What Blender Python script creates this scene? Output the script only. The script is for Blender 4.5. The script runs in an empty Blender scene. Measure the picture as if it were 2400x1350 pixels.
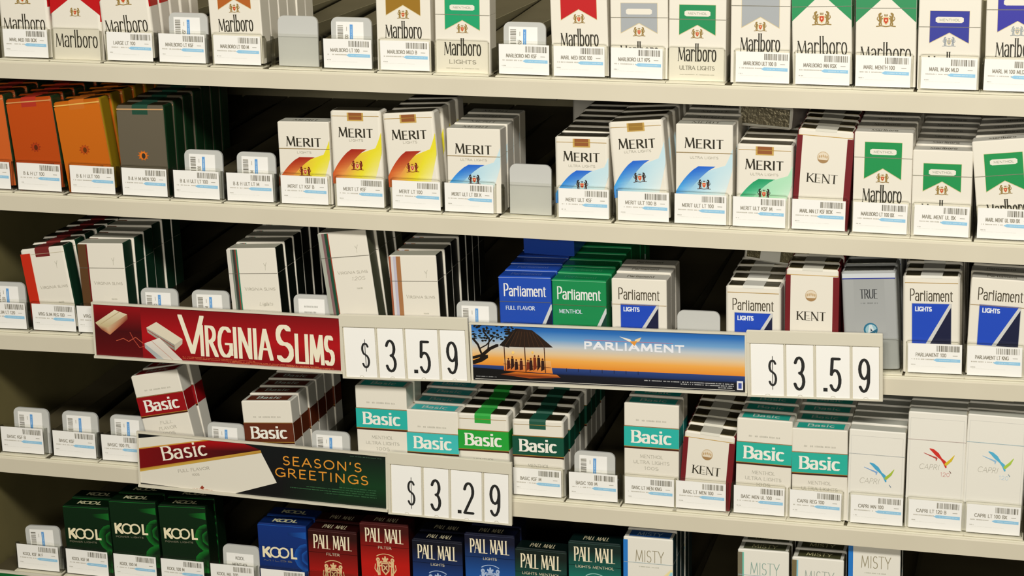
import bpy, math, random
from mathutils import Matrix, Vector
random.seed(7)
SC = bpy.context.scene
COL = SC.collection
MM = 0.001
Z0 = 1000.0            # height of the middle shelf zone above the shop floor, mm

# ------------------------------------------------------------------ camera
def look_matrix(pitch, roll, yaw, c):
    R = Matrix.Rotation(yaw, 3, 'Z') @ Matrix.Rotation(pitch, 3, 'X') @ Matrix.Rotation(roll, 3, 'Y')
    r, f, u = R.col[0], R.col[1], R.col[2]
    m = Matrix(((r.x, u.x, -f.x), (r.y, u.y, -f.y), (r.z, u.z, -f.z))).to_4x4()
    m.translation = Vector(c)
    return m
cd = bpy.data.cameras.new('camera'); cam = bpy.data.objects.new('camera', cd); COL.objects.link(cam)
cd.sensor_width = 36.0; cd.lens = 4800.5 * 36.0 / 2400.0; cd.clip_start = 0.05; cd.clip_end = 30
cam.matrix_world = look_matrix(-0.255965, 0.0142919, 0.272505, (0.395113, -1.891643, 1.518607))
SC.camera = cam
# ------------------------------------------------------------------ world, light, exposure
SC.view_settings.view_transform = 'Standard'
SC.view_settings.look = 'None'
SC.view_settings.exposure = -0.18
SC.view_settings.gamma = 1.0
SC.view_settings.use_curve_mapping = False
w = bpy.data.worlds.new('shop_air'); SC.world = w; w.use_nodes = True
bg = w.node_tree.nodes['Background']; bg.inputs[0].default_value = (1.0, 0.9, 0.68, 1); bg.inputs[1].default_value = 0.03
def area(name, loc, target, sx, sy, power, col):
    l = bpy.data.lights.new(name, 'AREA'); l.shape = 'RECTANGLE'; l.size = sx; l.size_y = sy; l.energy = power; l.color = col
    o = bpy.data.objects.new(name, l); COL.objects.link(o); o.location = loc
    o.rotation_euler = (Vector(target) - Vector(loc)).to_track_quat('-Z', 'Y').to_euler()
    return o
area('ceiling_light', (0.32, -1.75, 2.40), (0.0, 0.0, 1.0), 1.5, 0.25, 56, (1.0, 0.965, 0.9))
area('far_ceiling_light', (0.5, -5.0, 2.15), (0.0, 0.0, 1.0), 2.4, 0.5, 92, (1.0, 0.955, 0.85))
SC.cycles.transparent_max_bounces = 24

# ------------------------------------------------------------------ colours and materials
def lin(c):
    o = []
    for v in c[:3]:
        v = v / 255.0
        o.append(v / 12.92 if v <= 0.04045 else ((v + 0.055) / 1.055) ** 2.4)
    return (o[0], o[1], o[2], 1.0)
def principled(name, rough=0.5, coat=0.0, metal=0.0, colour=None, attr=False, bump=None, coat_rough=0.12, mottle=None):
    m = bpy.data.materials.new(name); m.use_nodes = True
    nt = m.node_tree; b = nt.nodes['Principled BSDF']
    b.inputs['Roughness'].default_value = rough
    b.inputs['Metallic'].default_value = metal
    b.inputs['Coat Weight'].default_value = coat
    b.inputs['Coat Roughness'].default_value = coat_rough
    src = None
    if attr:
        a = nt.nodes.new('ShaderNodeAttribute'); a.attribute_name = 'tint'
        src = a.outputs['Color']
        nt.links.new(src, b.inputs['Base Color'])
    else:
        b.inputs['Base Color'].default_value = lin(colour)
    if bump or mottle:
        tc = nt.nodes.new('ShaderNodeTexCoord'); n = nt.nodes.new('ShaderNodeTexNoise')
        n.inputs['Scale'].default_value = (bump or mottle)[0]; n.inputs['Detail'].default_value = 4
        nt.links.new(tc.outputs['Object'], n.inputs['Vector'])
        if bump:
            bp = nt.nodes.new('ShaderNodeBump'); bp.inputs['Strength'].default_value = bump[1]; bp.inputs['Distance'].default_value = 0.001
            nt.links.new(n.outputs['Fac'], bp.inputs['Height']); nt.links.new(bp.outputs['Normal'], b.inputs['Normal'])
        if mottle and not attr:
            r = nt.nodes.new('ShaderNodeValToRGB')
            r.color_ramp.elements[0].position = 0.3; r.color_ramp.elements[1].position = 0.7
            r.color_ramp.elements[0].color = lin(colour); r.color_ramp.elements[1].color = lin(mottle[1])
            nt.links.new(n.outputs['Fac'], r.inputs['Fac']); nt.links.new(r.outputs['Color'], b.inputs['Base Color'])
    return m
def clear_plastic():
    m = bpy.data.materials.new('clear_plastic'); m.use_nodes = True
    nt = m.node_tree; nt.nodes.clear()
    out = nt.nodes.new('ShaderNodeOutputMaterial'); mix = nt.nodes.new('ShaderNodeMixShader')
    t = nt.nodes.new('ShaderNodeBsdfTransparent'); t.inputs[0].default_value = (0.985, 0.985, 0.97, 1)
    g = nt.nodes.new('ShaderNodeBsdfGlossy'); g.inputs['Color'].default_value = (0.9, 0.9, 0.86, 1); g.inputs['Roughness'].default_value = 0.16
    lw = nt.nodes.new('ShaderNodeFresnel'); lw.inputs[0].default_value = 1.35
    ad = nt.nodes.new('ShaderNodeMath'); ad.operation = 'MULTIPLY_ADD'; ad.inputs[1].default_value = 0.8; ad.inputs[2].default_value = 0.01
    nt.links.new(lw.outputs[0], ad.inputs[0]); nt.links.new(ad.outputs[0], mix.inputs[0])
    nt.links.new(t.outputs[0], mix.inputs[1]); nt.links.new(g.outputs[0], mix.inputs[2]); nt.links.new(mix.outputs[0], out.inputs[0])
    return m
M_CARD = principled('printed_card', rough=0.38, coat=0.22, attr=True, coat_rough=0.18)
M_PAPER = principled('printed_paper', rough=0.6, attr=True)
M_FOIL = principled('pack_foil', rough=0.3, coat=0.3, metal=0.85, attr=True, bump=(260, 0.5))
M_STEEL = principled('painted_shelf_steel', rough=0.42, colour=(208, 200, 178), mottle=(9, (214, 206, 184)))
M_DECK = principled('shaded_shelf_deck', rough=0.55, colour=(92, 84, 60), mottle=(11, (76, 68, 46)))  # deck and lane floors: shade between the shelves darkened into the base colour
M_RAIL = principled('cream_plastic_rail', rough=0.4, colour=(222, 216, 192))
M_HOLD = principled('ivory_sign_plastic', rough=0.35, colour=(214, 208, 188))
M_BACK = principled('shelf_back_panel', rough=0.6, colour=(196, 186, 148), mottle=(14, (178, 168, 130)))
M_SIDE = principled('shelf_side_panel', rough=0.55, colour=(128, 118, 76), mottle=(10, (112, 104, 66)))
M_GREY = principled('frosted_grey_plastic', rough=0.35, colour=(196, 196, 190), coat=0.2)
M_DARK = principled('dark_bracket_steel', rough=0.4, colour=(70, 66, 52), metal=0.3)
M_WIRE = principled('bright_wire', rough=0.3, colour=(200, 194, 170), metal=0.4)
M_CLEAR = clear_plastic()

# ------------------------------------------------------------------ mesh building
class PM:
    def __init__(s): s.v = []; s.f = []; s.c = []
    def poly(s, pts, col):
        i = len(s.v); s.v += [tuple(p) for p in pts]; s.f.append(tuple(range(i, i + len(pts))))
        s.c.append(col if isinstance(col, list) else [col] * len(pts))
    def prism(s, ring, z0, z1, col, cham=0.0, topcol=None, n=None, sidecols=None):
        """vertical prism over a counter-clockwise ring of (x, y); optional chamfered top"""
        k = len(ring); zt = z1 - cham
        for i in range(k):
            a, b = ring[i], ring[(i + 1) % k]
            c = sidecols(i, a, b) if sidecols else col
            s.poly([(a[0], a[1], z0), (b[0], b[1], z0), (b[0], b[1], zt), (a[0], a[1], zt)], c)
        tr = ring
        if cham:
            cx = sum(p[0] for p in ring) / k; cy = sum(p[1] for p in ring) / k
            hx = max(abs(p[0] - cx) for p in ring); hy = max(abs(p[1] - cy) for p in ring)
            tr = [(cx + (p[0] - cx) * (hx - cham) / hx, cy + (p[1] - cy) * (hy - cham) / hy) for p in ring]
            for i in range(k):
                a, b, a2, b2 = ring[i], ring[(i + 1) % k], tr[i], tr[(i + 1) % k]
                c = sidecols(i, a, b) if sidecols else col
                s.poly([(a[0], a[1], zt), (b[0], b[1], zt), (b2[0], b2[1], z1), (a2[0], a2[1], z1)], c)
        s.poly([(p[0], p[1], z1) for p in tr], topcol or col)
        s.poly([(p[0], p[1], z0) for p in reversed(ring)], col)
    def box(s, x0, x1, y0, y1, z0, z1, col=(200, 200, 200), cham=0.0):
        s.prism([(x0, y0), (x1, y0), (x1, y1), (x0, y1)], z0, z1, col, cham)
    def plate(s, outline, y0, y1, col):
        """slab in the xz plane: outline counter-clockwise seen from -y"""
        k = len(outline)
        s.poly([(p[0], y0, p[1]) for p in outline], col)
        s.poly([(p[0], y1, p[1]) for p in reversed(outline)], col)
        for i in range(k):
            a, b = outline[i], outline[(i + 1) % k]
            s.poly([(a[0], y0, a[1]), (a[0], y1, a[1]), (b[0], y1, b[1]), (b[0], y0, b[1])], col)
    def mesh(s, name, mat):
        me = bpy.data.meshes.new(name)
        me.from_pydata([(x * MM, y * MM, z * MM) for x, y, z in s.v], [], s.f)
        at = me.color_attributes.new('tint', 'FLOAT_COLOR', 'CORNER')
        fl = []
        cache = {}
        for cs in s.c:
            for c in cs:
                if c not in cache: cache[c] = lin(c)
                fl += cache[c]
        at.data.foreach_set('color', fl)
        me.materials.append(mat); me.update()
        return me
def link(name, mesh, parent=None):
    o = bpy.data.objects.new(name, mesh); COL.objects.link(o)
    if parent: o.parent = parent
    return o
def empty(name, loc=(0, 0, 0), rot=(0, 0, 0)):
    o = bpy.data.objects.new(name, None); o.empty_display_size = 0.01; COL.objects.link(o)
    o.location = loc; o.rotation_euler = rot
    return o
def tag(o, label, cat, group=None):
    o['label'] = label; o['category'] = cat
    if group: o['group'] = group
    return o
def copy_tree(o, parent=None):
    c = o.copy(); COL.objects.link(c)
    if parent: c.parent = parent
    for ch in list(o.children): copy_tree(ch, c)
    return c
def rring(w, d, r, n=3):
    """rounded rectangle, front edge on y=0, counter-clockwise from above"""
    out = []
    for cx, cy, a0 in ((w / 2 - r, r, -90), (w / 2 - r, d - r, 0), (-w / 2 + r, d - r, 90), (-w / 2 + r, r, 180)):
        for i in range(n + 1):
            a = math.radians(a0 + 90 * i / n); out.append((cx + r * math.cos(a), cy + r * math.sin(a)))
    return out
def rplate(x0, x1, z0, z1, r, n=5, bottom=False):
    out = []
    cs = [(x1 - r, z1 - r, 0), (x0 + r, z1 - r, 90)]
    if bottom: cs += [(x0 + r, z0 + r, 180), (x1 - r, z0 + r, 270)]
    for cx, cz, a0 in cs:
        for i in range(n + 1):
            a = math.radians(a0 + 90 * i / n); out.append((cx + r * math.cos(a), cz + r * math.sin(a)))
    if not bottom: out += [(x0, z0), (x1, z0)]
    return out

# ------------------------------------------------------------------ pen lettering
def arc(cx, cy, rx, ry, a0, a1, n=None):
    n = n or max(3, int(abs(a1 - a0) / 22))
    return [(cx + rx * math.cos(math.radians(a0 + (a1 - a0) * i / n)), cy + ry * math.sin(math.radians(a0 + (a1 - a0) * i / n))) for i in range(n + 1)]
# glyph: (advance, [ (weight, points) ... ])  weight scales the pen's width (1 = stem, <1 = hairline)
H = 0.42
GL = {
 'A': (.74, [(H, [(.0, 0), (.36, 1)]), (1, [(.36, 1), (.74, 0)]), (H, [(.14, .34), (.6, .34)])]),
 'B': (.6, [(1, [(.06, 0), (.06, 1)]), (1, [(.06, 1), (.3, 1)] + arc(.3, .77, .24, .23, 90, -90) + [(.06, .54)]), (1, [(.3, .54)] + arc(.32, .27, .28, .27, 90, -90) + [(.06, 0)])]),
 'C': (.74, [(1, arc(.44, .5, .4, .5, 48, 312))]),
 'D': (.72, [(1, [(.06, 0), (.06, 1)]), (1, [(.06, 1), (.28, 1)] + arc(.28, .5, .4, .5, 90, -90) + [(.06, 0)])]),
 'E': (.54, [(1, [(.06, 0), (.06, 1)]), (H, [(.06, 1), (.5, 1)]), (H, [(.06, .52), (.44, .52)]), (H, [(.06, 0), (.53, 0)])]),
 'F': (.5, [(1, [(.06, 0), (.06, 1)]), (H, [(.06, 1), (.5, 1)]), (H, [(.06, .52), (.42, .52)])]),
 'G': (.78, [(1, arc(.44, .5, .4, .5, 48, 330)), (1, [(.78, .44), (.78, .08)]), (H, [(.5, .44), (.78, .44)])]),
 'H': (.7, [(1, [(.06, 0), (.06, 1)]), (1, [(.64, 0), (.64, 1)]), (H, [(.06, .52), (.64, .52)])]),
 'I': (.2, [(1, [(.1, 0), (.1, 1)])]),
 'J': (.42, [(1, [(.34, 1), (.34, .24)] + arc(.16, .24, .18, .24, 0, -150))]),
 'K': (.64, [(1, [(.06, 0), (.06, 1)]), (H, [(.06, .42), (.58, 1)]), (1, [(.22, .58), (.64, 0)])]),
 'L': (.5, [(1, [(.06, 0), (.06, 1)]), (H, [(.06, 0), (.5, 0)])]),
 'M': (.9, [(H, [(.05, 0), (.13, 1)]), (1, [(.13, 1), (.45, .1)]), (H, [(.45, .1), (.77, 1)]), (1, [(.77, 1), (.85, 0)])]),
 'N': (.74, [(H, [(.06, 0), (.06, 1)]), (1, [(.06, 1), (.68, 0)]), (H, [(.68, 0), (.68, 1)])]),
 'O': (.84, [(1, arc(.42, .5, .4, .5, 0, 360, 20))]),
 'P': (.58, [(1, [(.06, 0), (.06, 1)]), (1, [(.06, 1), (.28, 1)] + arc(.28, .73, .27, .27, 90, -90) + [(.06, .46)])]),
 'R': (.64, [(1, [(.06, 0), (.06, 1)]), (1, [(.06, 1), (.28, 1)] + arc(.28, .75, .26, .25, 90, -90) + [(.06, .5)]), (1, [(.28, .5), (.64, 0)])]),
 'S': (.54, [(1, arc(.27, .74, .22, .26, 40, 270) + arc(.27, .25, .25, .25, 80, -145))]),
 'T': (.6, [(1, [(.3, 0), (.3, 1)]), (H, [(.0, 1), (.6, 1)])]),
 'U': (.68, [(1, [(.06, 1), (.06, .3)] + arc(.34, .3, .28, .3, 180, 360) + [(.62, 1)])]),
 'V': (.7, [(1, [(.0, 1), (.36, 0)]), (H, [(.36, 0), (.7, 1)])]),
 'W': (1.0, [(1, [(.0, 1), (.26, 0)]), (H, [(.26, 0), (.5, .9)]), (1, [(.5, .9), (.74, 0)]), (H, [(.74, 0), (1, 1)])]),
 'X': (.64, [(1, [(.0, 1), (.64, 0)]), (H, [(.0, 0), (.62, 1)])]),
 'Y': (.64, [(1, [(.0, 1), (.32, .46)]), (H, [(.32, .46), (.64, 1)]), (1, [(.32, .46), (.32, 0)])]),
 '0': (.6, [(1, arc(.3, .5, .26, .5, 0, 360, 16))]),
 '1': (.34, [(1, [(.2, 0), (.2, 1)]), (H, [(.2, 1), (.04, .84)])]),
 '2': (.58, [(1, arc(.29, .72, .25, .28, 165, -35) + [(.04, 0)]), (1, [(.04, 0), (.54, 0)])]),
 '3': (.58, [(1, arc(.27, .75, .23, .25, 160, -80) ), (1, arc(.27, .26, .26, .26, 85, -160))]),
 '5': (.58, [(1, [(.5, 1), (.12, 1), (.07, .5)] + arc(.27, .32, .26, .32, 140, -150))]),
 '9': (.58, [(1, arc(.29, .7, .24, .3, 0, 360, 16)), (1, [(.53, .72)] + arc(.27, .4, .26, .4, 10, -140))]),
 '$': (.56, [(1, arc(.28, .74, .23, .22, 25, 270) + arc(.28, .26, .25, .24, 80, -155)), (.3, [(.28, 1.1), (.28, -.12)])]),
 '.': (.24, [(1.25, [(.12, .02), (.12, .07)])]),
 '&': (.7, [(1, [(.62, 0), (.2, .72)] + arc(.32, .78, .14, .2, 200, 0) + [(.1, .3)] + arc(.28, .22, .22, .22, 160, 330))]),
 '-': (.4, [(H, [(.05, .45), (.35, .45)])]),
 "'": (.16, [(.8, [(.08, 1), (.06, .78)])]),
 ' ': (.34, []),
 'a': (.52, [(1, arc(.24, .46, .2, .2, 150, 0, 6) + [(.44, 0)]), (1, [(.44, .38)] + arc(.24, .19, .2, .19, 90, 330, 8))]),
 'b': (.54, [(1, [(.06, 0), (.06, 1)]), (1, arc(.26, .33, .22, .33, 140, -140, 9))]),
 'c': (.48, [(1, arc(.27, .33, .23, .33, 50, 310, 9))]),
 'e': (.5, [(H, [(.04, .34), (.46, .34)]), (1, arc(.25, .33, .21, .33, 0, 310, 10))]),
 'g': (.52, [(1, arc(.24, .36, .2, .3, 0, 360, 10)), (1, [(.46, .64), (.46, -.1)] + arc(.26, -.1, .2, .18, 0, -150))]),
 'h': (.54, [(1, [(.06, 0), (.06, 1)]), (1, arc(.26, .44, .2, .22, 150, 0, 6) + [(.46, 0)])]),
 'i': (.2, [(1, [(.1, 0), (.1, .66)]), (1, [(.1, .86), (.1, .94)])]),
 'l': (.2, [(1, [(.1, 0), (.1, 1)])]),
 'm': (.82, [(1, [(.06, 0), (.06, .66)]), (1, arc(.24, .46, .17, .2, 150, 0, 5) + [(.41, 0)]), (1, arc(.59, .46, .17, .2, 150, 0, 5) + [(.76, 0)])]),
 'n': (.54, [(1, [(.06, 0), (.06, .66)]), (1, arc(.26, .44, .2, .22, 150, 0, 6) + [(.46, 0)])]),
 'o': (.54, [(1, arc(.27, .33, .22, .33, 0, 360, 12))]),
 'p': (.54, [(1, [(.06, -.3), (.06, .66)]), (1, arc(.26, .33, .22, .33, 140, -140, 9))]),
 'r': (.38, [(1, [(.06, 0), (.06, .66)]), (1, [(.06, .46)] + arc(.26, .46, .18, .2, 150, 30, 4))]),
 's': (.42, [(1, arc(.21, .49, .16, .17, 40, 270, 6) + arc(.21, .16, .18, .16, 80, -145, 6))]),
 't': (.34, [(1, [(.13, .9), (.13, .12)] + arc(.24, .12, .11, .12, 180, 290, 3)), (H, [(.0, .66), (.32, .66)])]),
 'T_': (.5, []),
}
def hull(pts):
    pts = sorted(set((round(x, 5), round(y, 5)) for x, y in pts))
    if len(pts) < 3: return pts
    def half(ps):
        h = []
        for p in ps:
            while len(h) >= 2 and (h[-1][0] - h[-2][0]) * (p[1] - h[-2][1]) - (h[-1][1] - h[-2][1]) * (p[0] - h[-2][0]) <= 0: h.pop()
            h.append(p)
        return h
    a = half(pts); b = half(pts[::-1])
    return a[:-1] + b[:-1]
def pen(kind, pw, ph):
    if kind == 'round': return [(pw / 2 * math.cos(math.pi * i / 4), ph / 2 * math.sin(math.pi * i / 4)) for i in range(8)]
    return [(-pw / 2, -ph / 2), (pw / 2, -ph / 2), (pw / 2, ph / 2), (-pw / 2, ph / 2)]

class Art:
    """flat print on a face: convex polygons (x, z) in mm with a colour each and a stacking layer"""
    def __init__(s): s.p = []; s.k = 0; s.kl = None
    def poly(s, pts, c, l=1):
        a = sum(pts[i][0] * pts[(i + 1) % len(pts)][1] - pts[(i + 1) % len(pts)][0] * pts[i][1] for i in range(len(pts)))
        cols = list(c) if isinstance(c, list) else [c] * len(pts)
        pts = list(pts)
        if a < 0: pts.reverse(); cols.reverse()
        s.k = (s.k + 1) % 20 if l == s.kl else 0; s.kl = l
        s.p.append((pts, cols, l + s.k * .042))
    def rect(s, x0, z0, x1, z1, c, l=1): s.poly([(x0, z0), (x1, z0), (x1, z1), (x0, z1)], c, l)
    def vgrad(s, x0, x1, stops, l=1):
        for (za, ca), (zb, cb) in zip(stops, stops[1:]):
            s.poly([(x0, za), (x1, za), (x1, zb), (x0, zb)], [ca, ca, cb, cb], l)
    def strip(s, left, right, cl, cr, l=1):
        """quads between two polylines with colours along each"""
        for i in range(len(left) - 1):
            s.poly([left[i], right[i], right[i + 1], left[i + 1]], [cl[i], cr[i], cr[i + 1], cl[i + 1]], l)
    def ell(s, cx, cz, rx, rz, c, l=1, n=18, a0=0, a1=360):
        s.poly([(cx + rx * math.cos(math.radians(a0 + (a1 - a0) * i / n)), cz + rz * math.sin(math.radians(a0 + (a1 - a0) * i / n))) for i in range(n + (a1 - a0 < 360))], c, l)
    def stroke(s, pts, pw, ph, c, l=1, kind='rect'):
        pn = pen(kind, pw, ph)
        for a, b in zip(pts, pts[1:]):
            s.poly(hull([(p[0] + q[0], p[1] + q[1]) for p in (a, b) for q in pn]), c, l)
    def text(s, t, x, z, h, c, pw, ph, l=2, width=None, align='c', serif=0.0, kind='rect', space=.12, thin=True, asc=1.0, rot=0.0, caps=None, skew=0.0):
        """pen lettering; width squeezes the line; caps = height factor per upper-case letter"""
        tot = sum(GL[ch][0] + space for ch in t) - space
        sx = (width - pw) / tot if width else h
        W = tot * sx
        ox = {'c': -W / 2, 'l': pw / 2, 'r': -W - pw / 2}[align]
        ca, sa = math.cos(math.radians(rot)), math.sin(math.radians(rot))
        def tr(p): return (x + p[0] * ca - p[1] * sa, z + p[0] * sa + p[1] * ca)
        for i, ch in enumerate(t):
            adv, st = GL[ch]
            k = h
            if caps and ch.isupper(): k = h * (caps[0] if i == 0 else caps[1])
            low = ch.islower()
            for wt, pts in st:
                wq = wt if thin else 1.0
                def yy(v):
                    if low and asc != 1.0 and v > .66: v = .66 + (v - .66) * asc
                    return ph / 2 + v * (k - ph)
                q = [(ox + a * sx + skew * yy(b), yy(b)) for a, b in pts]
                pn = pen(kind, pw * wq if wq < 1 else pw, ph)
                for a, b in zip(q, q[1:]):
                    s.poly(hull([tr((p[0] + r[0], p[1] + r[1])) for p in (a, b) for r in pn]), c, l)
                if serif:
                    for e, nb in ((pts[0], pts[1]), (pts[-1], pts[-2])):
                        if abs(e[1] - nb[1]) > abs(e[0] - nb[0]) * .8 and (abs(e[1]) < .01 or abs(e[1] - 1) < .01 or (low and abs(e[1] - .66) < .02)) and len(pts) == 2:
                            ex, ez = ox + e[0] * sx + skew * yy(e[1]), yy(e[1])
                            hw = pw * (wq if wq < 1 else 1) / 2 + serif
                            s.poly([tr((ex - hw, ez - ph / 2)), tr((ex + hw, ez - ph / 2)), tr((ex + hw, ez + ph / 2)), tr((ex - hw, ez + ph / 2))], c, l)
            ox += (adv + space) * sx
    def greek(s, x0, x1, z, h, c, l=2, seed=1, rot=0.0):
        """a line of print too small to read: uneven ticks"""
        r = random.Random(seed); x = x0
        ca, sa = math.cos(math.radians(rot)), math.sin(math.radians(rot))
        while x < x1:
            wd = h * r.uniform(.25, .7)
            if r.random() > .18:
                pts = [(x - x0, -h / 2), (x - x0 + wd, -h / 2), (x - x0 + wd, h / 2 * r.uniform(.4, 1)), (x - x0, h / 2)]
                s.poly([(x0 + a * ca - b * sa, z + a * sa + b * ca) for a, b in pts], c, l)
            x += wd + h * .25
    def clipped(s, lo, hi):
        """the print between two heights"""
        out = []
        for pts, cols, l in s.p:
            P = list(zip(pts, cols))
            for sign, lim in ((1, lo), (-1, hi)):
                Q = []
                for i in range(len(P)):
                    (a, ca), (b, cb) = P[i], P[(i + 1) % len(P)]
                    da, db = sign * (a[1] - lim), sign * (b[1] - lim)
                    if da >= 0: Q.append((a, ca))
                    if (da > 0 and db < 0) or (da < 0 and db > 0):
                        t = da / (da - db)
                        Q.append(((a[0] + (b[0] - a[0]) * t, a[1] + (b[1] - a[1]) * t), tuple(ca[k] + (cb[k] - ca[k]) * t for k in range(3))))
                P = Q
                if len(P) < 3: break
            if len(P) >= 3: out.append(([p for p, _ in P], [c for _, c in P], l))
        return out
    def onto_front(s, pm, y=0.0, lo=-1e9, hi=1e9, step=.08, fx=None):
        for pts, cols, l in s.clipped(lo, hi):
            if fx: pts = [fx(p) for p in pts]
            pm.poly([(p[0], y - .03 - step * l, p[1]) for p in pts], cols)
    def onto_top(s, pm, z, step=.08):
        for pts, cols, l in s.p:
            pm.poly([(p[0], p[1], z + .03 + step * l) for p in pts], cols)
# ------------------------------------------------------------------ pack prints
CREAM = (231, 225, 210); INK = (44, 40, 26); PALEINK = (168, 164, 150); GOLD = (170, 128, 40); LIDLINE = (150, 146, 128)
def crest(A, x, z, s, red=(196, 60, 30), body=(150, 120, 50), l=3, dark=None):
    dark = dark or body
    def limb(pts, wd, c): A.stroke([(x + a * s, z + b * s) for a, b in pts], wd * s, wd * s, c, l)
    for sg in (-1, 1):
        A.poly([(x + sg * s * a, z + s * b) for a, b in ((.23, -.14), (.33, -.18), (.4, -.06), (.36, .1), (.27, .14), (.22, 0))], body, l)
        limb([(sg * .32, .08), (sg * .36, .24)], .1, dark); limb([(sg * .36, .27), (sg * .28, .33)], .08, dark)
        limb([(sg * .28, .1), (sg * .2, .2)], .05, body); limb([(sg * .26, .04), (sg * .18, .06)], .05, body)
        limb([(sg * .31, -.14), (sg * .36, -.24), (sg * .31, -.31)], .06, body); limb([(sg * .27, -.13), (sg * .23, -.27)], .05, body)
        limb([(sg * .4, -.06), (sg * .47, .04), (sg * .44, .14)], .035, dark)
        limb([(0, -.37), (sg * .24, -.33), (sg * .5, -.36)], .045, body)
    A.poly([(x - s * .16, z + s * .14), (x - s * .15, z - s * .12), (x, z - s * .3), (x + s * .15, z - s * .12), (x + s * .16, z + s * .14)], (226, 206, 150), l)
    A.poly([(x - s * .12, z + s * .1), (x - s * .11, z - s * .1), (x, z - s * .24), (x + s * .11, z - s * .1), (x + s * .12, z + s * .1)], red, l + 1)
    A.ell(x, z - s * .03, s * .05, s * .06, (236, 200, 160), l + 2, 8)
    for k in (-.07, 0, .07): A.ell(x + k * s, z + s * .25, s * .03, s * .05, body, l, 6)
    A.rect(x - s * .09, z + s * .18, x + s * .09, z + s * .21, body, l)

def wordmark(A, w, z, wid, hh, c=INK):
    A.text('Marlboro', 0, z, hh, c, 1.15, .45, 3, width=wid, serif=.25, space=.1, caps=(.76, .76))

def d_ribbon(h, col, full=False, sub=None, pill=True, w=55.5, kind='box', dz=0.0, tz=0.0, ccol=None, side=CREAM, lidline=LIDLINE):
    A = Art(); T = Art(); tall = h > 92
    lid = (72.0 if tall else 58.0) + dz
    ap, en, tx = ((84, 59, 27) if full else (62, 52, 29.5)) if tall else ((66, 46, 12.5) if full else (53, 43.5, 18.5))
    ap += dz; en += dz; tx += dz + tz
    u = .5 if full else .315
    x = w * u - (.3 if full else 0)
    topz = h - 2 if full else h - (9.5 if tall else 12.5)
    rim = (214, 196, 150)
    for sg in (-1, 1):
        if not full: A.poly([(0, topz + .35), (sg * (x + .35), topz + .35), (sg * (x + .35), en - .9), (0, ap - .7)], rim, 0)
        A.poly([(0, topz), (sg * x, topz), (sg * x, en), (0, ap)], col, 1)
    if pill and not full:
        zc = topz - (9.0 if tall else 8.0); hw = w * .225; hh = 2.7
        A.poly([(-hw, zc - hh * .6), (-hw + hh * .7, zc - hh), (hw - hh * .7, zc - hh), (hw, zc - hh * .6), (hw, zc + hh * .6), (hw - hh * .7, zc + hh), (-hw + hh * .7, zc + hh), (-hw, zc + hh * .6)], CREAM, 2)
        if sub and sub[0]: A.text(sub[0], 0, zc - 1.1, 2.2, (150, 160, 140), .3, .3, 3, width=hw * 1.5)
    big = full and True
    crest(A, 0, en + (2.5 if full else 1.0) + (0 if tall else .3), 17 if (full and tall) else 11.5, body=ccol or (150, 122, 60), red=(196, 58, 30) if ccol is None else ccol)
    wordmark(A, w, tx, w * (.86 if full else .69), 18 if full else 17)
    if sub and len(sub) > 1:
        A.text(sub[1], 0, tx - 8, 3.8, (120, 116, 100), .5, .3, 3, width=w * (.5 if len(sub[1]) < 8 else .62), serif=.2)
        A.greek(-w * .3, w * .3, tx - 12.5, .8, (176, 172, 156), 2, 3)
    T.text('Marlboro', 0, 7, 8, (90, 84, 66), .6, .4, 2, width=w * .46, caps=(.76, .76))
    if kind == 'box':
        A.rect(-w / 2 + .4, lid - .3, w / 2 - .4, lid + .3, lidline, 4)
    else:
        A.rect(-w / 2 + 4, h - 5.2, w / 2 - 4, h - 4.8, GOLD, 3)
    sc = None
    if full: sc = [(0, en - 7, CREAM), (en - 7, 999, col)]
    return dict(kind=kind, w=w, h=h, lid=lid, art=A, top=T, base=CREAM, side=side, bands=sc, foil=(150, 148, 134), seal=None, topcol=(col if full and kind != 'soft' else (226, 222, 208)))

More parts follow.
